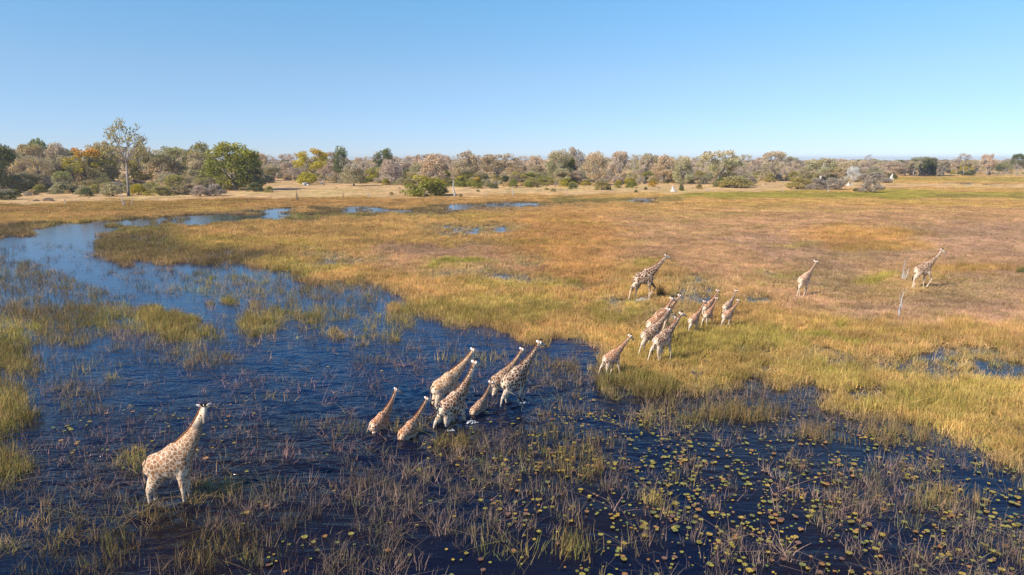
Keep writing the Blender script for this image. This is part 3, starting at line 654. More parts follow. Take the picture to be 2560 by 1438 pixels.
def giraffe(gp):
    gp.setdefault('bend', rv.uniform(-7, 9)); gp.setdefault('hp', rv.uniform(-34, -16)); gp.setdefault('yaw', rv.uniform(-22, 12))
    c, s, nA, psi = fit(gp); gp['neck'] = nA
    me, nk, nr, poll, Mh, hd, feet, tip = make_giraffe(gp)
    root = bpy.data.objects.new('giraffe', None); COL.objects.link(root); root.empty_display_size = .3
    root.location = (c.x, c.y, -gp.get('depth', 0)); root.rotation_euler = (0, 0, R(psi)); root.scale = (s, s, s)
    tag(root, gp['label'], 'giraffe', 'giraffes crossing the flooded grassland')
    b = link('body', me, root); cc = gp.get('coat', (.32, .13, .045)); b.color = cc + (1,)
    mb = MB(); pts = []
    for i in range(1, len(nk)):
        t0 = (nk[min(i + 1, len(nk) - 1)] - nk[i - 1]).normalized(); up = Vector((-t0.z, 0, t0.x)); pts.append(nk[i] + up * (nr[i][0] + (.0 if i > 1 else -.03)))
    pts = [Vector((.35, 0, 2.88))] + pts
    mb.ring_tube(pts, [(.02, .02)] + [(.055, .02)] * (len(pts) - 2) + [(.03, .02)], (0, 1, 0), 6)
    link('mane', mb.mesh('mane', [MAT['mane']]), root)
    sw = gp.get('tail', 0); tl = [Vector((-.78, 0, 2.27)), Vector((-.88, .02, 2.12)), Vector((-.92 - sw * .12, .03 + sw * .1, 1.85)), Vector((-.90 - sw * .3, .03 + sw * .25, 1.5)), Vector((-.89 - sw * .5, .03 + sw * .4, 1.3))]
    mb = MB(); mb.ring_tube(tl, [.05, .035, .026, .02, .018], None, 6); T = link('tail', mb.mesh('tail', [MAT['coat_plain']]), root)
    mb = MB(); e = tl[-1]; dr = (tl[-1] - tl[-2]).normalized() * .5 + Vector((0, 0, -.5)); dr.normalize()
    mb.ring_tube([e - dr * .05, e + dr * .12, e + dr * .3, e + dr * .42], [.02, .055, .05, .01], None, 6); link('tail_tuft', mb.mesh('tail_tuft', [MAT['black']]), T)
    for sg in (1, -1):
        mb = MB(); a = hd(-.02, .08 * sg, .07); o = Mh @ Vector((-.35, .9 * sg, .25)); o.normalize()
        fl = (Mh @ Vector((1, .25 * sg, 0))).normalized()
        mb.ring_tube([a, a + o * .06, a + o * .12, a + o * .175, a + o * .215], [(.035, .025), (.08, .03), (.085, .03), (.05, .02), (.008, .006)], fl, 8)
        link('ear', mb.mesh('ear', [MAT['ear']]), root)
        mb = MB(); a = hd(.04, .05 * sg, .13); o2 = Mh @ Vector((-.25, .08 * sg, 1)); o2.normalize()
        mb.ring_tube([a, a + o2 * .11], [.034, .028], None, 7); mb.ring_tube([a + o2 * .10, a + o2 * .15, a + o2 * .20], [.045, .05, .02], None, 7, 1)
        link('ossicone', mb.mesh('ossicone', [MAT['horn'], MAT['black']]), root)
        mb = MB(); mb.ball(hd(.13, .105 * sg, .055), .026, 8); link('eye', mb.mesh('eye', [MAT['eye']]), root)
    for Fe, Ho in feet:
        if Ho.z * s - gp.get('depth', 0) < -.06: continue
        mb = MB(); d = (Ho - Fe).normalized(); mb.ring_tube([Ho - d * .02, Ho + d * .03, Ho + d * .09], [(.075, .065), (.085, .075), (.09, .08)], (0, 1, 0), 8)
        link('hoof', mb.mesh('hoof', [MAT['hoof']]), root)
    LOG.append('%-40s s %.2f neck %d psi %d' % (gp['label'][:40], s, nA, psi))
    return root
MAT['coat_plain'] = simple('pale_coat', (.60, .42, .28), .7, .15, 6)
DK = (.12, .045, .018); MD = (.22, .08, .028); OR = (.33, .105, .026); TN = (.40, .19, .075)
walkA = (20, 4, -14, -22, -12, 12, -42, -16); walkB = (-14, -20, 16, 2, -44, -18, -14, 10); stand = (3, 0, 1, 1, -28, 4, -26, 2)
GIR = [
 dict(label='pale giraffe standing alone in the lower left water, facing the camera', c=(428, 1250), h=(513, 1006), depth=.68, pale=.42, heading=4, neck=67, bend=6, yaw=-78, hp=-42, legs=(4, 2, 2, 0, -26, 4, -29, 2), coat=(.36, .18, .085), cells=7.0, tail=0, legfade=.9, rump=.2),
 dict(label='young giraffe wading belly deep, leftmost of the wading group', c=(948, 1072), h=(993, 967), depth=1.15, heading=48, coat=OR, cells=6.5, legs=walkA, tail=.6, rump=.6),
 dict(label='young rusty orange giraffe up to its belly in front of the wading group', c=(1020, 1092), h=(1070, 989), depth=1.2, heading=45, coat=(.34, .115, .028), cells=5.4, legs=stand, rump=0, legfade=.8),
 dict(label='large pale tan giraffe at the back left of the wading group', c=(1112, 1008), h=(1186, 866), depth=.95, heading=46, coat=(.42, .20, .075), cells=5.6, contrast=.93, legs=stand),
 dict(label='large dark spotted giraffe wading in the middle, kicking up water', c=(1128, 1058), h=(1192, 897), depth=1.0, heading=48, coat=(.20, .08, .03), cells=5.6, legs=walkB, rump=.5, legfade=.9),
 dict(label='small giraffe calf wading between the two large pairs', c=(1194, 1030), h=(1230, 950), depth=1.1, heading=35, coat=MD, cells=7.0, legs=stand, rump=.2),
 dict(label='giraffe half hidden behind the dark spotted one with swinging tail', c=(1250, 982), h=(1310, 866), depth=.95, heading=42, coat=(.2, .085, .035), cells=6.8, legs=stand),
 dict(label='tall dark spotted giraffe leading the wading group, tail swung out', c=(1284, 1005), h=(1352, 848), depth=.7, heading=35, coat=(.11, .045, .02), cells=5.8, legs=walkA, rump=.5, tail=-1.6, legfade=1.0),
 dict(label='giraffe stepping out of the water onto the grass below the land group', c=(1526, 938), h=(1580, 836), depth=.3, heading=38, coat=OR, cells=6.4, legs=walkB, rump=.9),
 dict(label='rearmost giraffe of the tight land group, dark spotted neck', c=(1652, 836), h=(1703, 734), depth=.1, heading=42, coat=MD, cells=6.1, legs=walkA),
 dict(label='pale flanked giraffe second from the back of the tight land group', c=(1634, 862), h=(1682, 741), depth=.1, heading=42, coat=OR, cells=6.1, legs=stand, rump=.9),
 dict(label='dark spotted giraffe with long pale tail in the middle of the tight group', c=(1622, 890), h=(1675, 768), depth=.1, heading=42, coat=(.15, .06, .025), cells=6.1, legs=walkA, rump=.8),
 dict(label='small rusty giraffe mostly hidden in the tight land group', c=(1664, 868), h=(1691, 790), depth=.1, heading=55, coat=(.34, .12, .035), cells=6.1, legs=stand),
 dict(label='nearest giraffe of the tight land group with white rump', c=(1652, 908), h=(1706, 778), depth=.1, heading=42, coat=(.16, .06, .025), cells=5.9, legs=walkB, rump=1),
 dict(label='young giraffe leftmost of the five young ones, with reddish back', c=(1732, 838), h=(1764, 750), depth=.1, heading=45, coat=OR, cells=6.1, legs=walkA, rump=1),
 dict(label='young giraffe behind, mostly hidden by its neighbour, ears spread', c=(1766, 806), h=(1797, 723), depth=.05, heading=50, coat=OR, cells=6.1, legs=stand, rump=1),
 dict(label='young giraffe in the middle of the five, reddish back and pale legs', c=(1768, 822), h=(1794, 742), depth=.05, heading=50, coat=OR, cells=6.6, legs=walkB, rump=1),
 dict(label='pale young giraffe seen from behind, farthest right of the young ones', c=(1816, 800), h=(1842, 723), depth=.05, heading=58, coat=MD, cells=6.6, legs=stand, rump=1, contrast=.8),
 dict(label='nearest right young giraffe walking with dark tail tuft', c=(1815, 824), h=(1849, 748), depth=.05, heading=42, coat=(.32, .11, .035), cells=6.6, legs=walkA, rump=1),
 dict(label='large dark patched bull giraffe striding behind the herd with water splash at its feet', c=(1606, 752), h=(1669, 634), depth=.05, heading=18, coat=(.11, .042, .02), pale=.2, cells=4.8, legs=(38, -38, 3, 0, -18, -2, -50, -12), rump=.4, legfade=.9),
 dict(label='small giraffe seen from behind alone in the brown meadow', c=(2006, 742), h=(2043, 650), depth=.05, heading=52, coat=(.36, .13, .04), cells=6.1, legs=walkA, rump=1, contrast=.85),
 dict(label='pale giraffe walking far right beside the dead stump', c=(2300, 722), h=(2358, 622), depth=.05, heading=20, coat=(.17, .07, .03), cells=5.6, legs=(-4, 2, 30, -30, -22, 6, -36, -6), rump=.8),
]
for g_ in GIR: giraffe(g_)

# ------------------------------------------------------------ trees
def leaf_quads(r, centres, radii, per, size, squash=.8, twig=False):
    V = []; n = 0; rn = []
    cs = []
    for c, q in zip(centres, radii):
        k = int(per * (q / radii[0]) ** 1.5) if radii[0] else per
        d = r.normal(size=(k, 3)); d /= np.linalg.norm(d, axis=1)[:, None]
        rad = q * r.uniform(.25, 1.05, k) ** .6
        p = d * rad[:, None]; p[:, 2] *= squash; cs.append(p + c)
    P_ = np.concatenate(cs); k = len(P_)
    a = r.normal(size=(k, 3)); a /= np.linalg.norm(a, axis=1)[:, None]
    if twig: a[:, 2] = np.abs(a[:, 2]) + .4
    b = np.cross(a, r.normal(size=(k, 3))); b /= np.linalg.norm(b, axis=1)[:, None]
    sz = size * r.uniform(.6, 1.3, (k, 1)); wd = .12 if twig else .62
    a = a * sz * (1.5 if twig else 1); b = b * sz * wd
    V = np.stack([P_ - a - b * .4, P_ + a * .1 - b, P_ + a + b * .3, P_ - a * .1 + b], 1).reshape(-1, 3)
    F = np.arange(k * 4).reshape(-1, 4)
    return V, F, r.uniform(size=k)
def tree_proto(kind, seed):
    r = np.random.default_rng(seed); mb = MB()
    if kind == 'spread': th, n, z0, z1, rr, per, sz = .30, 30, .42, .93, (.10, .17), 165, .019
    elif kind == 'round': th, n, z0, z1, rr, per, sz = .18, 42, .16, .9, (.12, .2), 190, .020
    elif kind == 'open': th, n, z0, z1, rr, per, sz = .42, 30, .44, .95, (.07, .13), 52, .016
    elif kind == 'bare': th, n, z0, z1, rr, per, sz = .16, 30, .3, .92, (.10, .18), 70, .030
    elif kind == 'column': th, n, z0, z1, rr, per, sz = .15, 26, .2, .93, (.14, .22), 120, .024
    else: th, n, z0, z1, rr, per, sz = .03, 34, .02, .72, (.15, .24), 120, .028
    lean = r.normal(0, .03, 2); tw = {'open': .022, 'bush': .02}.get(kind, .03)
    hub = Vector((lean[0], lean[1], th)); mb.ring_tube([(0, 0, -.03), (lean[0] * .3, lean[1] * .3, th * .4), hub], [tw * 1.5, tw * 1.05, tw * .85], None, 7)
    cs = []; q = []
    for i in range(n):
        f = (i + .5) / n; a = i * 2.399 + r.normal(0, .3)
        z = z0 + (z1 - z0) * r.uniform() ** (.65 if kind in ('spread', 'open') else .9)
        u = (z - z0) / (z1 - z0)
        if kind in ('spread', 'open'): w = math.sqrt(max(.05, 1 - (u * .95) ** 2.2)) * (.65 + .5 * min(1, u * 2 + .3))
        else: w = math.sqrt(max(.04, 1 - (abs(u - .35) / .68) ** 2)) if kind != 'bush' else math.sqrt(max(.04, 1 - u ** 2))
        rad = w * (.40 if kind != 'column' else .33) * r.uniform(.35, 1.0) ** .5
        cs.append((lean[0] + rad * math.cos(a), lean[1] + rad * math.sin(a), z)); q.append(r.uniform(*rr) * .82)
    o = np.argsort(q)[::-1]; cs = np.array(cs)[o]; q = np.array(q)[o]
    limbs = []
    nl = 5
    for i in range(nl):
        a = i * 6.283 / nl + r.normal(0, .3); e = Vector((hub.x + .16 * math.cos(a), hub.y + .16 * math.sin(a), th + (z1 - th) * r.uniform(.35, .6)))
        m = hub.lerp(e, .5) + Vector((r.normal(0, .02), r.normal(0, .02), -.02)); mb.ring_tube([hub, m, e], [tw * .7, tw * .5, tw * .32], None, 6); limbs += [m, e]
    for c in cs:
        c = Vector(c); s0 = min(limbs, key=lambda v: (v - c).length); m = s0.lerp(c, .5) + Vector((r.normal(0, .015), r.normal(0, .015), r.normal(0, .02)))
        mb.ring_tube([s0, m, c], [tw * .3, tw * .2, tw * .07], None, 5)
        if kind in ('open', 'bare'):
            for _ in range(3 if kind == 'open' else 6):
                d = Vector(r.normal(size=3)); d.z = abs(d.z) * .6; d.normalize(); mb.ring_tube([m.lerp(c, r.uniform(.2, 1)), c + d * rr[1] * .9], [tw * .1, tw * .04], None, 4)
    trunk = mb.mesh('trunk', [MAT['bark']])
    V, F, rn = leaf_quads(r, cs, q, per, sz, .75, kind == 'bare'); V[:, 2] = np.maximum(V[:, 2], .005)
    cr = mesh_np('crown', V, F, [MAT['leaf']]); attr(cr, 'rnd', rn, 'FLOAT', 'FACE')
    return trunk, cr
PR = {k: [tree_proto(k, 10 * i + hash_) for i in range(nv)] for k, nv, hash_ in (('spread', 5, 1), ('round', 5, 2), ('open', 3, 3), ('bare', 3, 4), ('column', 2, 5), ('bush', 6, 6))}
TC = dict(beige=(.50, .36, .20), pink=(.50, .36, .25), grey=(.40, .335, .28), olive=(.27, .23, .075), dark=(.11, .125, .045), lime=(.30, .27, .035), gold=(.46, .29, .05),
          orange=(.46, .20, .035), mauve=(.29, .235, .20), sage=(.33, .31, .15), green=(.15, .17, .04), straw=(.45, .32, .14), white=(.55, .50, .46), tan=(.40, .28, .14))
TC = {k: tuple(min(.72, q * 1.45) for q in v) for k, v in TC.items()}; TC.update(pink=(.59, .455, .31), beige=(.62, .49, .32), tan=(.52, .41, .24), grey=(.53, .44, .33), mauve=(.41, .34, .25), green=(.28, .28, .055), dark=(.15, .165, .06), sage=(.42, .38, .20)); TC['lime'] = (.44, .37, .04); TC['gold'] = (.58, .37, .05)
rt = random.Random(4)
def plant(kind, x, by, w, top, c, c2, label, cat='tree', group='trees and bushes of the tree line', bark=None, v=None, name=None):
    top, w = (by - (by - top) * 1.2, w * 1.18) if kind == 'bush' else (top, w * 1.08)
    g = ground(x, by); depth = g.y * cp + CAM_H * sp; h = (by - top) * depth / FPX * 1.0; ww = w * depth / FPX
    g.z = max(0, (g.y - 330) / 900) * .8 * (1 if g.y < 1230 else 0)
    k = rt.randrange(len(PR[kind])) if v is None else v; tr, cr = PR[kind][k]
    nm = name or ('bush' if kind == 'bush' else 'tree')
    root = bpy.data.objects.new(nm, None); COL.objects.link(root); root.location = g; root.scale = (ww, ww, h * 1.03); root.rotation_euler = (0, 0, rt.uniform(0, 6.28))
    a = link('stems' if kind == 'bush' else 'trunk', tr, root)
    if bark: a.material_slots[0].link = 'OBJECT'; a.material_slots[0].material = MAT[bark]
    b = link('foliage' if kind == 'bush' else 'crown', cr, root)
    j0 = rt.uniform(.88, 1.1); j = [j0 * rt.uniform(.97, 1.03) for _ in range(3)]
    b.color = tuple(TC[c][i] * j[i] for i in range(3)) + (1,); b['tip'] = [TC[c2][i] * j[i] for i in range(3)]
    tag(root, label, cat, group); return root
HERO = [
 ('round', 6, 480, 92, 357, 'dark', 'dark', 'dark green tree with pale trunk cut by the left edge of the photo', 'bark'),
 ('spread', 86, 466, 78, 362, 'tan', 'olive', 'brownish olive spreading tree right of the dark tree at the left edge', None),
 ('spread', 107, 462, 50, 348, 'dark', 'green', 'dark green flat topped tree rising above the brown spreading tree', None),
 ('round', 152, 462, 62, 360, 'beige', 'beige', 'pale beige round crown between the flat topped tree and the orange tree', None),
 ('spread', 215, 470, 100, 372, 'lime', 'orange', 'tree with orange top and yellow green lower crown', 'bark'),
 ('spread', 262, 468, 70, 355, 'olive', 'tan', 'brown olive tree just left behind the tallest tree', None),
 ('open', 322, 487, 112, 305, 'olive', 'olive', 'tallest tree, open airy crown on a long pale trunk', None),
 ('round', 362, 466, 76, 362, 'olive', 'tan', 'tan green rounded tree right behind the trunk of the tallest tree', None),
 ('bare', 385, 465, 52, 402, 'white', 'white', 'leafless whitish tree right of the tallest tree', 'deadwood'),
 ('spread', 432, 462, 88, 368, 'olive', 'sage', 'rounded olive tree with forked trunk left of the big green tree', None),
 ('round', 505, 455, 80, 359, 'green', 'olive', 'dark olive crown rising behind the left side of the big green tree', None),
 ('round', 590, 473, 146, 360, 'green', 'lime', 'big round bright green tree, the widest crown on the left', None),
 ('round', 628, 474, 74, 392, 'dark', 'green', 'dark green lower tree tucked into the right side of the big green tree', None),
 ('spread', 780, 456, 92, 376, 'lime', 'gold', 'golden yellow crowned tree standing out of the beige tree line', None),
 ('column', 853, 452, 48, 371, 'dark', 'green', 'dark green upright tree right of the golden crowned tree', None),
 ('spread', 812, 452, 42, 408, 'pink', 'pink', 'low pinkish crown below the golden crowned tree', None),
 ('bare', 745, 455, 46, 410, 'grey', 'grey', 'grey leafless tree left under the golden crowned tree', None),
 ('round', 886, 463, 66, 410, 'sage', 'grey', 'grey green round bush like tree in front of the dark upright tree', None),
 ('spread', 962, 450, 56, 375, 'dark', 'green', 'green flat topped tree standing above the beige crowns left of the thicket', None),
 ('round', 978, 458, 60, 400, 'grey', 'pink', 'grey pink rounded tree left of the green thicket', None),
 ('round', 1090, 462, 82, 386, 'beige', 'pink', 'salmon beige round tree right behind the green thicket', None),
 ('round', 1168, 456, 62, 379, 'tan', 'pink', 'pinkish domed tree with a dark hollow right of the salmon one', None),
 ('spread', 1245, 456, 110, 384, 'tan', 'beige', 'broad beige crown in the middle of the tree line', None),
 ('round', 1400, 458, 74, 373, 'sage', 'beige', 'tall two toned tree, beige top and dark green right side', None),
 ('round', 1424, 458, 40, 396, 'dark', 'green', 'dark green crown against the right side of the two toned tree', None),
 ('spread', 1437, 450, 52, 372, 'grey', 'pink', 'pale thin crown just behind the two toned tree', None),
 ('round', 1490, 460, 62, 378, 'tan', 'beige', 'tall beige domed tree right of the two toned tree', None),
 ('spread', 1550, 456, 56, 380, 'grey', 'beige', 'beige tree with pinkish top in the centre right of the line', None),
 ('open', 1580, 446, 30, 388, 'olive', 'sage', 'slender tree with thin white trunk between beige crowns', 'deadwood'),
 ('round', 1614, 448, 48, 385, 'grey', 'sage', 'grey green dome right of the slender white trunk', None),
 ('round', 1660, 456, 62, 389, 'tan', 'beige', 'beige crown above and left of the white termite mound', None),
 ('round', 1706, 458, 52, 388, 'sage', 'beige', 'sage and beige crown right behind the white termite mound', None),
 ('spread', 1794, 464, 108, 375, 'sage', 'beige', 'big beige tree with white twisted limbs right of the termite mound', 'deadwood'),
 ('round', 1820, 462, 46, 402, 'olive', 'beige', 'smaller beige crown on the right shoulder of the big white limbed tree', None),
 ('spread', 1935, 452, 74, 380, 'grey', 'beige', 'beige spreading tree standing alone right of the big white limbed tree', None),
 ('spread', 2048, 456, 92, 398, 'sage', 'beige', 'wide low sage beige crown above the dark bushes on the right', 'deadwood'),
 ('round', 2118, 448, 66, 402, 'beige', 'beige', 'beige dome behind the bare white tree', None),
 ('bare', 2130, 462, 38, 415, 'white', 'white', 'bare white dead tree on the right beside a termite mound', 'deadwood'),
 ('open', 2171, 438, 26, 389, 'grey', 'mauve', 'slim grey tree rising above the bushes right of the bare white tree', None),
 ('spread', 2298, 437, 58, 392, 'dark', 'sage', 'grey green broad tree at the far right clump', None),
 ('spread', 2322, 437, 36, 394, 'dark', 'mauve', 'dark tree with reddish top at the right side of the grey green one', None),
 ('round', 2357, 438, 36, 401, 'mauve', 'pink', 'small mauve tree in the middle of the far right woods', None),
 ('open', 2410, 437, 44, 386, 'mauve', 'pink', 'tall thin crowned pinkish tree in the far right woods', None),
 ('spread', 2468, 437, 40, 386, 'pink', 'pink', 'rosy crowned tree second from the right edge', None),
 ('spread', 2541, 437, 34, 386, 'dark', 'dark', 'dark umbrella crowned tree at the right edge', None),
]
for h_ in HERO: plant(h_[0], h_[1], h_[2] + 3, h_[3], h_[4], h_[5], h_[6], h_[7], bark=h_[8], v=2 if h_[4] == 305 else None)
BUSH = [(1062, 491, 108, 437, 'green', 'lime', 'big dense green thicket in front of the middle tree line'), (1100, 488, 50, 455, 'dark', 'green', 'dark right end of the big green thicket'),
 (640, 480, 40, 455, 'dark', 'dark', 'dark green bush at the right foot of the big green tree'), (585, 474, 62, 444, 'lime', 'lime', 'bright yellow green bush at the foot of the big green tree'),
 (533, 491, 46, 461, 'mauve', 'grey', 'grey mauve bush left below the big green tree'), (498, 492, 38, 464, 'mauve', 'grey', 'second grey mauve bush further left below the big green tree'),
 (770, 462, 52, 430, 'lime', 'lime', 'yellow green bush below the golden crowned tree'), (672, 482, 22, 466, 'olive', 'green', 'small lone bush on dry grass right of the big green tree'),
 (2002, 474, 54, 444, 'olive', 'olive', 'dark olive bush, leftmost of the dark bushes on the right'), (2040, 475, 50, 446, 'mauve', 'mauve', 'dark mauve bush in the row of dark bushes on the right'), (2084, 475, 58, 444, 'mauve', 'mauve', 'dark mauve bush at the right end of the row of dark bushes'),
 (2169, 482, 52, 448, 'mauve', 'mauve', 'round dark grey bush standing apart on the right'), (2141, 480, 16, 470, 'dark', 'green', 'small green bush left of the round dark grey bush'),
 (2195, 452, 60, 432, 'mauve', 'mauve', 'wide mauve bush left of the far termite mound'), (2214, 458, 40, 446, 'mauve', 'mauve', 'low grey bush in front of the far termite mound'), (2237, 449, 14, 437, 'dark', 'dark', 'green bush right behind the far termite mound'),
 (2222, 447, 12, 434, 'dark', 'dark', 'green bush left behind the far termite mound'), (1990, 452, 42, 432, 'green', 'green', 'flat green bush left of the wide sage crown'), (1968, 428, 18, 418, 'green', 'green', 'small bright green crown left above the dark bushes'),
 (1838, 470, 84, 440, 'olive', 'sage', 'broad olive bush at the foot of the big white limbed tree'), (1800, 468, 34, 445, 'dark', 'green', 'dark bush under the big white limbed tree'),
 (1703, 478, 15, 461, 'dark', 'dark', 'small dark green bush right of the white termite mound'), (1748, 474, 16, 460, 'olive', 'olive', 'small olive bush between the mound and the big white limbed tree'),
 (1506, 476, 42, 446, 'olive', 'grey', 'grey olive bush below the tall beige domed tree'), (1522, 476, 12, 462, 'dark', 'dark', 'small dark bush touching the grey olive bush'),
 (1546, 471, 22, 450, 'green', 'gold', 'yellow green shrub right of the grey olive bush'), (1578, 470, 28, 452, 'green', 'green', 'green shrub below the slender white trunk'), (1632, 468, 22, 450, 'gold', 'green', 'orange green shrub right of the green shrub'),
 (1614, 476, 9, 466, 'dark', 'green', 'tiny dark bush on the grass below the orange green shrub'), (1591, 482, 8, 474, 'dark', 'green', 'tiny bush on the grass left of the tiny dark one'),
 (1284, 470, 24, 448, 'green', 'green', 'green stemmed bush above the broken stump'), (1150, 468, 34, 440, 'green', 'lime', 'green bush right behind the tall grey stump'), (1192, 472, 30, 444, 'green', 'gold', 'green and orange bush in the middle of the line'),
 (1234, 472, 26, 458, 'dark', 'green', 'low dark bush right of the green and orange bush'), (1322, 469, 24, 450, 'green', 'olive', 'green bush under the broad beige crown'), (1352, 465, 20, 444, 'green', 'lime', 'fresh green bush left of the two toned tree'),
 (1381, 463, 24, 450, 'olive', 'green', 'olive bush at the foot of the two toned tree'), (1430, 474, 22, 455, 'dark', 'olive', 'dark olive bush right below the two toned tree'), (1383, 480, 14, 471, 'olive', 'olive', 'tiny round bush on the grass below the two toned tree'),
 (1365, 476, 12, 469, 'olive', 'olive', 'tiny bush left of the tiny round one'), (1195, 480, 10, 474, 'dark', 'olive', 'tiny bush right of the tall grey stump'), (1152, 494, 10, 484, 'olive', 'olive', 'small tuft like bush at the foot of the tall grey stump'),
 (978, 488, 12, 480, 'olive', 'olive', 'small round bush left of the thicket'), (964, 464, 22, 446, 'lime', 'green', 'yellow green bush left of the thicket'), (218, 492, 30, 470, 'dark', 'dark', 'dark bush below the orange topped tree'),
 (14, 500, 60, 472, 'dark', 'mauve', 'dark bush at the lower left edge of the tree line'), (120, 504, 26, 494, 'mauve', 'mauve', 'low dark shrub on pinkish grass, left'), (92, 504, 18, 498, 'mauve', 'mauve', 'low flat shrub left of the low dark shrub'),
 (130, 458, 44, 432, 'dark', 'dark', 'dark green bush between the left trunks'), (345, 488, 40, 460, 'lime', 'lime', 'yellow green bush right of the trunk of the tallest tree'), (368, 490, 18, 478, 'lime', 'lime', 'small bright bush right of the tallest tree'),
 (282, 492, 52, 460, 'sage', 'sage', 'pale sage bush left of the trunk of the tallest tree'), (160, 484, 60, 458, 'sage', 'sage', 'wide sage bush under the beige round crown'), (60, 482, 50, 446, 'olive', 'tan', 'tall brownish bush right of the trunk at the left edge'),
 (405, 490, 46, 462, 'olive', 'tan', 'olive brown bush below the leafless whitish tree'), (450, 488, 50, 460, 'tan', 'olive', 'tan bush below the rounded olive tree'), (2420, 440, 26, 430, 'dark', 'olive', 'small dark bush in front of the far right woods')]
for b_ in BUSH: plant('bush', b_[0], b_[1], b_[2], b_[3], b_[4], b_[5], b_[6], 'bush')
def where(x):
    for lim, s_ in ((130, 'at the left edge of the tree line'), (250, 'near the orange topped tree'), (400, 'near the tallest tree'), (520, 'between the tallest and the big green tree'), (690, 'near the big green tree'), (850, 'near the golden crowned tree'),
                    (1000, 'left of the green thicket'), (1130, 'behind the green thicket'), (1340, 'around the broad beige crown in the middle'), (1470, 'near the two toned tree'), (1640, 'left of the white termite mound'), (1740, 'behind the white termite mound'),
                    (1900, 'around the big white limbed tree'), (2010, 'right of the big white limbed tree'), (2230, 'behind the dark bushes on the right')):
        if x < lim: return s_
    return 'in the far right woods'
CN = dict(beige='beige', pink='pinkish', grey='grey', olive='olive', dark='dark green', sage='sage green', tan='tan', mauve='mauve', green='green', lime='yellow green', straw='straw coloured')
USED = set()
def row(step, x0, x1, base, tops, kinds, pal, hw, what, seed, cat):
    r = random.Random(seed); x = x0
    while x < x1:
        b = base(x) + r.uniform(-4, 4); t_ = tops(x) + r.uniform(-7, 7) if tops else b - r.uniform(*hw)
        if tops and any(abs(x - q[1]) < .36 * q[3] for q in HERO if q[6] in ('orange', 'lime', 'gold', 'white') or q[8] or q[3] > 100): x += step * .5; continue
        c = r.choice(pal(x)); c2 = r.choice([c] + pal(x)); k = r.choice(kinds); h = b - t_
        w = h * (r.uniform(.95, 1.4) if tops else r.uniform(1.1, 1.8))
        size = 'low' if h < 20 else 'smaller' if h < 48 else 'mid sized'
        for _ in range(12):
            lb = '%s %s %s %s' % (size, CN[c], what, where(x))
            if lb not in USED: break
            c = r.choice(list(CN) if _ > 7 else pal(x))
        else: x += step * .5; continue
        USED.add(lb)
        plant(k, x, b, w, t_, c, c2, lb, cat, '%s %s %s' % (CN[c], 'bushes' if cat == 'bush' else 'trees', where(x)))
        x += step * r.uniform(.6, 1.4)
def palT(x): return ['olive', 'tan', 'beige', 'sage', 'dark', 'olive'] if x < 520 else ['pink', 'grey', 'beige', 'tan', 'pink', 'grey', 'sage'] if x < 1700 else ['beige', 'grey', 'pink', 'sage', 'mauve'] if x < 2230 else ['mauve', 'grey', 'sage', 'dark', 'pink', 'mauve']
def palB(x): return ['olive', 'sage', 'tan', 'green', 'olive', 'mauve'] if x < 520 else ['olive', 'grey', 'mauve', 'green', 'tan', 'sage', 'lime'] if x < 1700 else ['olive', 'mauve', 'sage', 'mauve', 'tan']
front = lambda x: np.interp(x, [-300, 0, 330, 500, 640, 700, 850, 1000, 1150, 1450, 1670, 1880, 1950, 1990, 2190, 2230, 2600, 3000], [492, 490, 484, 486, 466, 453, 460, 464, 468, 466, 460, 462, 452, 462, 456, 437, 437, 438])
row(40, -140, 2250, lambda x: front(x) - 14, lambda x: np.interp(x, [-100, 500, 560, 700, 1000, 2000, 2250], [392, 396, 400, 408, 405, 410, 415]), ['spread', 'round', 'round', 'bare'], palT, None, 'tree', 1, 'tree')
row(34, -160, 2250, lambda x: front(x) - 26, lambda x: np.interp(x, [-100, 300, 500, 640, 1000, 2000, 2250], [368, 372, 378, 388, 388, 397, 402]), ['spread', 'round', 'round', 'open'], palT, None, 'crown at the back', 2, 'tree')
row(30, 2200, 2760, lambda x: 437, lambda x: 404, ['spread', 'round', 'bare', 'round'], palT, None, 'tree', 3, 'tree')
row(30, -150, 2240, lambda x: front(x) - 7, lambda x: front(x) - np.interp(x, [0, 600, 2200], [54, 44, 34]), ['round', 'round', 'bare'], lambda x: palB(x) + palT(x), None, 'small tree', 11, 'tree')
row(24, -160, 2200, lambda x: front(x) - 2, None, ['bush'], palB, (12, 26), 'bush', 4, 'bush')
row(30, -160, 2240, lambda x: front(x) - 10, None, ['bush'], palB, (16, 32), 'bush further back', 5, 'bush')
row(22, 2230, 2760, lambda x: 438, None, ['bush'], lambda x: ['mauve', 'grey', 'olive', 'mauve'], (8, 15), 'bush', 6, 'bush')

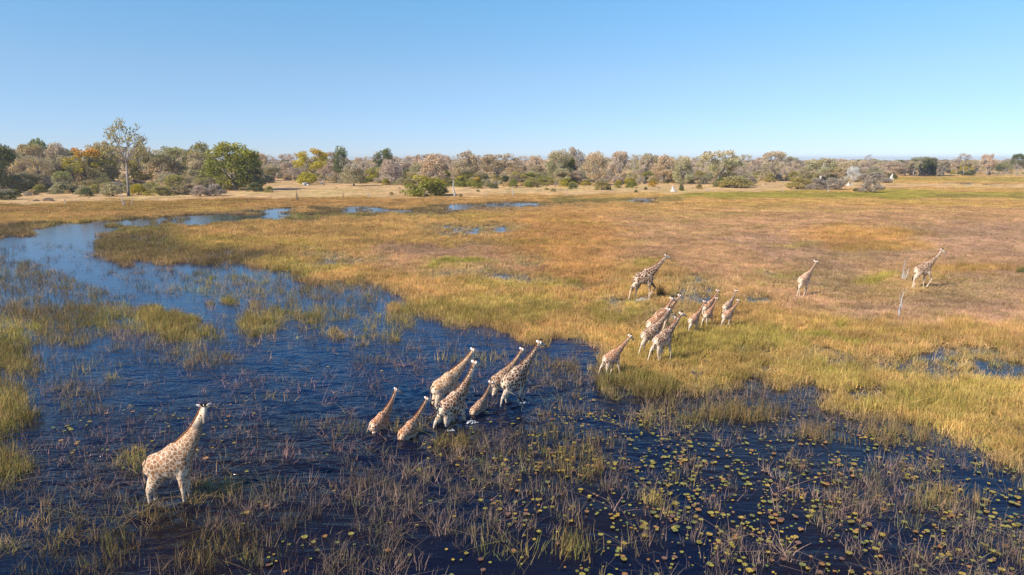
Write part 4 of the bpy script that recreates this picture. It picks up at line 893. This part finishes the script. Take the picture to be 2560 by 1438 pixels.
# the far woods that read as one mass
m, t = new_mat('far_foliage')
a_ = N(t, 'ShaderNodeAttribute', attribute_name='icol', attribute_type='INSTANCER'); r_ = N(t, 'ShaderNodeAttribute', attribute_name='rnd'); f_ = math_(t, 'MULTIPLY_ADD', r_.outputs['Fac'], .9); f_.node.inputs[2].default_value = .6
finish(t, scalev(t, a_.outputs['Vector'], f_), .8, .1)
def far_protos_(kinds):
    out = []
    for k, v in kinds:
        me = PR[k][v][1].copy(); me.materials.clear(); me.materials.append(m); out.append(me)
    return out
def woods():
    r = np.random.default_rng(8); fp = far_protos_([('spread', 0), ('round', 0), ('spread', 1), ('round', 1), ('bush', 0), ('round', 2)])
    P_ = []; Sc = []; Cc = []; I = []
    pal = np.array([TC[k] for k in ('grey', 'pink', 'beige', 'olive', 'mauve', 'dark', 'tan')])
    for y0, y1, n in ((430, 800, 1300), (800, 1600, 1500), (1600, 4200, 1700)):
        Y = np.sqrt(r.uniform(y0 * y0, y1 * y1, n)); X = r.uniform(-1, 1, n) * (Y * .95 + 20)
        px, py = to_px(X, Y, 0); fr = np.interp(px, [-300, 2200, 2230, 2700], [440, 436, 436, 436]); keep = (py < fr - 3)
        X, Y = X[keep], Y[keep]; k = len(X); h = r.uniform(6, 12.5, k) + r.exponential(1.0, k); w = h * r.uniform(.8, 1.5, k) * (1 if y0 < 1600 else 2)
        P_.append(np.stack([X, Y, 0 * X + .3], 1)); Sc.append(np.stack([w, w, h], 1)); Cc.append(pal[r.integers(0, 7, k)] * r.uniform(.8, 1.15, (k, 1))); I.append(r.integers(0, 6, k))
    P_ = np.concatenate(P_); k = len(P_)
    scatter('distant_woodland', proto_coll('far_crown', fp), 6, P_, np.stack([0 * P_[:, 0], 0 * P_[:, 0], r.uniform(0, 6.28, k)], 1), np.concatenate(Sc), np.concatenate(I), np.concatenate(Cc), 'woodland', 'far woodland reading as one hazy mass along the horizon')
    # undergrowth
    fp = far_protos_([('bush', 1), ('bush', 2), ('bush', 3)]); n = 5200
    Y = np.sqrt(r.uniform(230 ** 2, 640 ** 2, n)); X = r.uniform(-1, 1, n) * (Y * .9 + 10); px, py = to_px(X, Y, 0)
    d = front(px) - py; keep = (d > -1) | ((d > -12) & (r.uniform(size=n) < .13)) ; keep &= py > 434; X, Y, px = X[keep], Y[keep], px[keep]; k = len(X)
    pal = np.array([TC[q] for q in ('sage', 'tan', 'olive', 'straw', 'mauve', 'straw')]); w = r.uniform(1.5, 5, k) * np.where(front(px) - to_px(X, Y, 0)[1] > 0, 1, .35)
    scatter('undergrowth', proto_coll('low_shrub', fp), 3, np.stack([X, Y, 0 * X], 1), np.stack([0 * X, 0 * X, r.uniform(0, 6.28, k)], 1), np.stack([w, w, w * .55], 1), r.integers(0, 3, k), pal[r.integers(0, 6, k)] * r.uniform(.8, 1.1, (k, 1)), 'undergrowth', 'low dry undergrowth between the trunks of the tree line')
woods()

# ------------------------------------------------------------ dead wood, termite mounds, splashes
def snag(x, by, top, label, seed, lean=0, fork=2, twigs=5, mat='deadwood', rw=.09, spread=.3):
    g = ground(x, by); h = (by - top) * (g.y * cp + CAM_H * sp) / FPX; r = random.Random(seed); mb = MB()
    for k in range(fork):
        a = r.uniform(0, 6.28); hh = h * (1 if k == 0 else r.uniform(.45, .8)); p = Vector((.12 * k * h * .4, r.uniform(-.1, .1), -.2)); pts = [p.copy()]; rad = [rw * h * .46 * (1 if k == 0 else .8)]
        dx = lean if k == 0 else lean * .2 - spread * (1 if k % 2 else -1) * .3
        for j in range(5): p = p + Vector((dx * hh / 5 + r.uniform(-.05, .05) * hh, r.uniform(-.04, .04) * hh, hh / 4.8)); pts.append(p.copy()); rad.append(rad[0] * (1 - .16 * (j + 1)))
        mb.ring_tube(pts, rad, None, 7)
        for q in range(twigs):
            i = r.randrange(2, 6); d = Vector((r.uniform(-1, 1), r.uniform(-.6, .6), r.uniform(.3, 1))).normalized(); l = hh * r.uniform(.12, .3); m_ = pts[i] + d * l * .5 + Vector((0, 0, .04 * l))
            mb.ring_tube([pts[i], m_, m_ + (d + Vector((r.uniform(-.4, .4), 0, .5))).normalized() * l * .6], [rad[i] * .5, rad[i] * .3, rad[i] * .12], None, 5)
    o = link('dead_tree', mb.mesh('dead_tree', [MAT[mat]]), None, g); tag(o, label, 'dead tree', 'dead trunks standing in the grassland'); return o
snag(2243, 797, 727, 'white forked dead trunk, nearest of the stumps on the brown meadow', 1, .1, 2, 8, spread=.3)
snag(2258, 703, 653, 'branching white stump directly left of the far right giraffe', 2, -.05, 3, 7, spread=.5)
snag(163, 512, 489, 'short pale forked stump on the grass below the left trees', 3, 0, 2, 5)
snag(312, 516, 483, 'pale twiggy dead tree below the tallest tree', 4, -.2, 2, 8)
snag(329, 515, 494, 'thin dead sapling right of the pale twiggy dead tree', 5, 0, 1, 4)
snag(207, 521, 509, 'small leaning white stick between the two left stumps', 6, -.3, 1, 1)
snag(620, 510, 490, 'dark branching stump on the far bank', 7, 0, 2, 7, 'barkdark')
snag(664, 506, 492, 'small pale stick right of the dark branching stump', 17, 0, 1, 2)
snag(743, 502, 474, 'dark upright stump with crossing twigs on the far bank', 8, 0, 3, 4, 'barkdark')
snag(687, 481, 465, 'white dead stub beside the lone bush', 9, -.2, 1, 3)
snag(857, 495, 476, 'small dark twiggy dead bush right of the upright stump', 10, .1, 3, 8, 'barkdark')
snag(921, 495, 472, 'pale twiggy dead bush left of the thicket', 11, -.1, 3, 8)
snag(1137, 494, 451, 'tall grey broken stump right of the green thicket', 12, -.05, 1, 1, rw=.16)
snag(1283, 490, 466, 'broken grey stump in the middle of the far grass', 13, -.02, 1, 2, rw=.16)
snag(1217, 490, 477, 'thin dead sapling between the two grey stumps', 14, 0, 1, 3)
snag(1415, 488, 472, 'dead twiggy shrub below the two toned tree', 15, 0, 2, 7)
snag(1768, 480, 466, 'dead twiggy shrub right of the white termite mound', 16, 0, 2, 7)
snag(2070, 481, 463, 'pale dead shrub in front of the row of dark bushes', 18, 0, 3, 8)
snag(1957, 481, 468, 'small dead shrub left of the dark bushes', 19, 0, 2, 7)
snag(2443, 640, 630, 'tiny white stick right of the far right giraffe', 20, .3, 1, 1)
def mound(x, by, w, top, label, seed):
    g = ground(x, by); k = (g.y * cp + CAM_H * sp) / FPX; h = (by - top) * k; w = w * k / 2; r = random.Random(seed); mb = MB(); pts = []; rad = []
    n = 9
    for i in range(n):
        u = i / (n - 1); pts.append((.12 * w * math.sin(u * 5 + seed), .08 * w * math.cos(u * 4), -.1 + (h + .1) * u)); q = w * ((1 - u) ** 1.4 * .85 + .12 * (1 - u) + .03) * r.uniform(.85, 1.12); rad.append((q, q * r.uniform(.85, 1.1)))
    mb.ring_tube(pts, rad, (0, 1, 0), 14)
    V = np.array(mb.V); V[:, :2] *= (1 + .22 * (fbm(np.arctan2(V[:, 1], V[:, 0]) * 2 + 9, V[:, 2] * 2, seed) - .5))[:, None]; mb.V = [tuple(v) for v in V]
    o = link('termite_mound', mb.mesh('termite_mound', [MAT['mound']]), None, g); tag(o, label, 'termite mound', 'pale termite mounds'); return o
mound(1682, 480, 18, 463, 'pointed white termite mound at the edge of the tree line', 1)
mound(2121, 466, 13, 453, 'small white termite mound under the bare white tree', 2)
mound(2229, 450, 15, 433, 'pale pointed termite mound at the corner of the right bushes', 3)
mound(806, 462, 9, 449, 'small pale termite mound right below the golden crowned tree', 4)
mound(768, 465, 24, 461, 'low white heap of earth below the golden crowned tree', 5)
def splash(x, by, w, h, label, seed, n=130):
    g = ground(x, by); k = (g.y * cp + CAM_H * sp) / FPX; w *= k; h *= k; r = random.Random(seed); mb = MB()
    for i in range(n):
        u = r.gauss(0, .28); v = abs(r.gauss(0, .35)); y = r.gauss(0, .12) * w; q = r.uniform(.012, .045) * (1.2 - min(v, 1)) * (w / 1.4) ** .5
        mb.ball((u * w + v * .3 * w, y, .02 + v * h * max(0, 1 - (u * 1.8) ** 2)), (q * r.uniform(1, 2.4), q, q * r.uniform(.6, 1.5)), 5)
    o = link('water_splash', mb.mesh('water_splash', [MAT['foam']]), None, g); tag(o, label, 'splash', 'white splashes at wading feet'); return o
splash(1600, 756, 40, 17, 'white sheet of spray under the striding bull giraffe', 1, 420)
splash(1176, 1058, 26, 14, 'white splash in front of the dark spotted middle giraffe', 2, 55)
splash(1130, 1078, 22, 6, 'small foam at the hind leg of the dark spotted middle giraffe', 3, 18)
splash(1308, 1010, 20, 10, 'small splash at the front leg of the leading wading giraffe', 4, 18)
splash(1672, 915, 40, 14, 'grey splash under the belly of the nearest land group giraffe', 5, 120)
splash(1785, 822, 36, 7, 'thin splash beneath the middle young giraffe', 6, 90)
# dark tussock in front of the bull
def tussock(x, by, label, n, h, w, col, seed):
    me = blades(n, w, h, .03, .15, .15, seed, 2); me = me.copy(); me.materials.clear(); me.materials.append(simple('tussock_blade', col, .8, .2, 3)); o = link('reed_tussock', me, None, ground(x, by)); tag(o, label, 'reed clump', 'single reed clumps'); return o
tussock(1651, 742, 'dark brown reed clump right in front of the striding bull', 110, 1.35, .4, (.10, .07, .03), 71)
tussock(2556, 684, 'small green clump at the right edge of the brown meadow', 160, .8, .6, (.10, .12, .03), 72)
# ------------------------------------------------------------ the air
mb = MB(); x0, x1, y0, y1, z0, z1 = -6700, 6700, -60, 6100, -2.0, 32.0
V = [(x, y, z) for z in (z0, z1) for x, y in ((x0, y0), (x1, y0), (x1, y1), (x0, y1))]
m, t = new_mat('haze'); pv = N(t, 'ShaderNodeVolumePrincipled'); pv.inputs['Color'].default_value = (.80, .86, .95, 1); pv.inputs['Density'].default_value = 0.00013; pv.inputs['Anisotropy'].default_value = .2
ot = N(t, 'ShaderNodeOutputMaterial'); t.links.new(pv.outputs[0], ot.inputs['Volume'])
hz = link('haze', mesh_np('haze', np.array(V, float), [(3, 2, 1, 0), (4, 5, 6, 7), (0, 1, 5, 4), (1, 2, 6, 5), (2, 3, 7, 6), (3, 0, 4, 7)], [m])); tag(hz, 'thin bluish haze in the air over the plain', 'haze', kind='stuff')
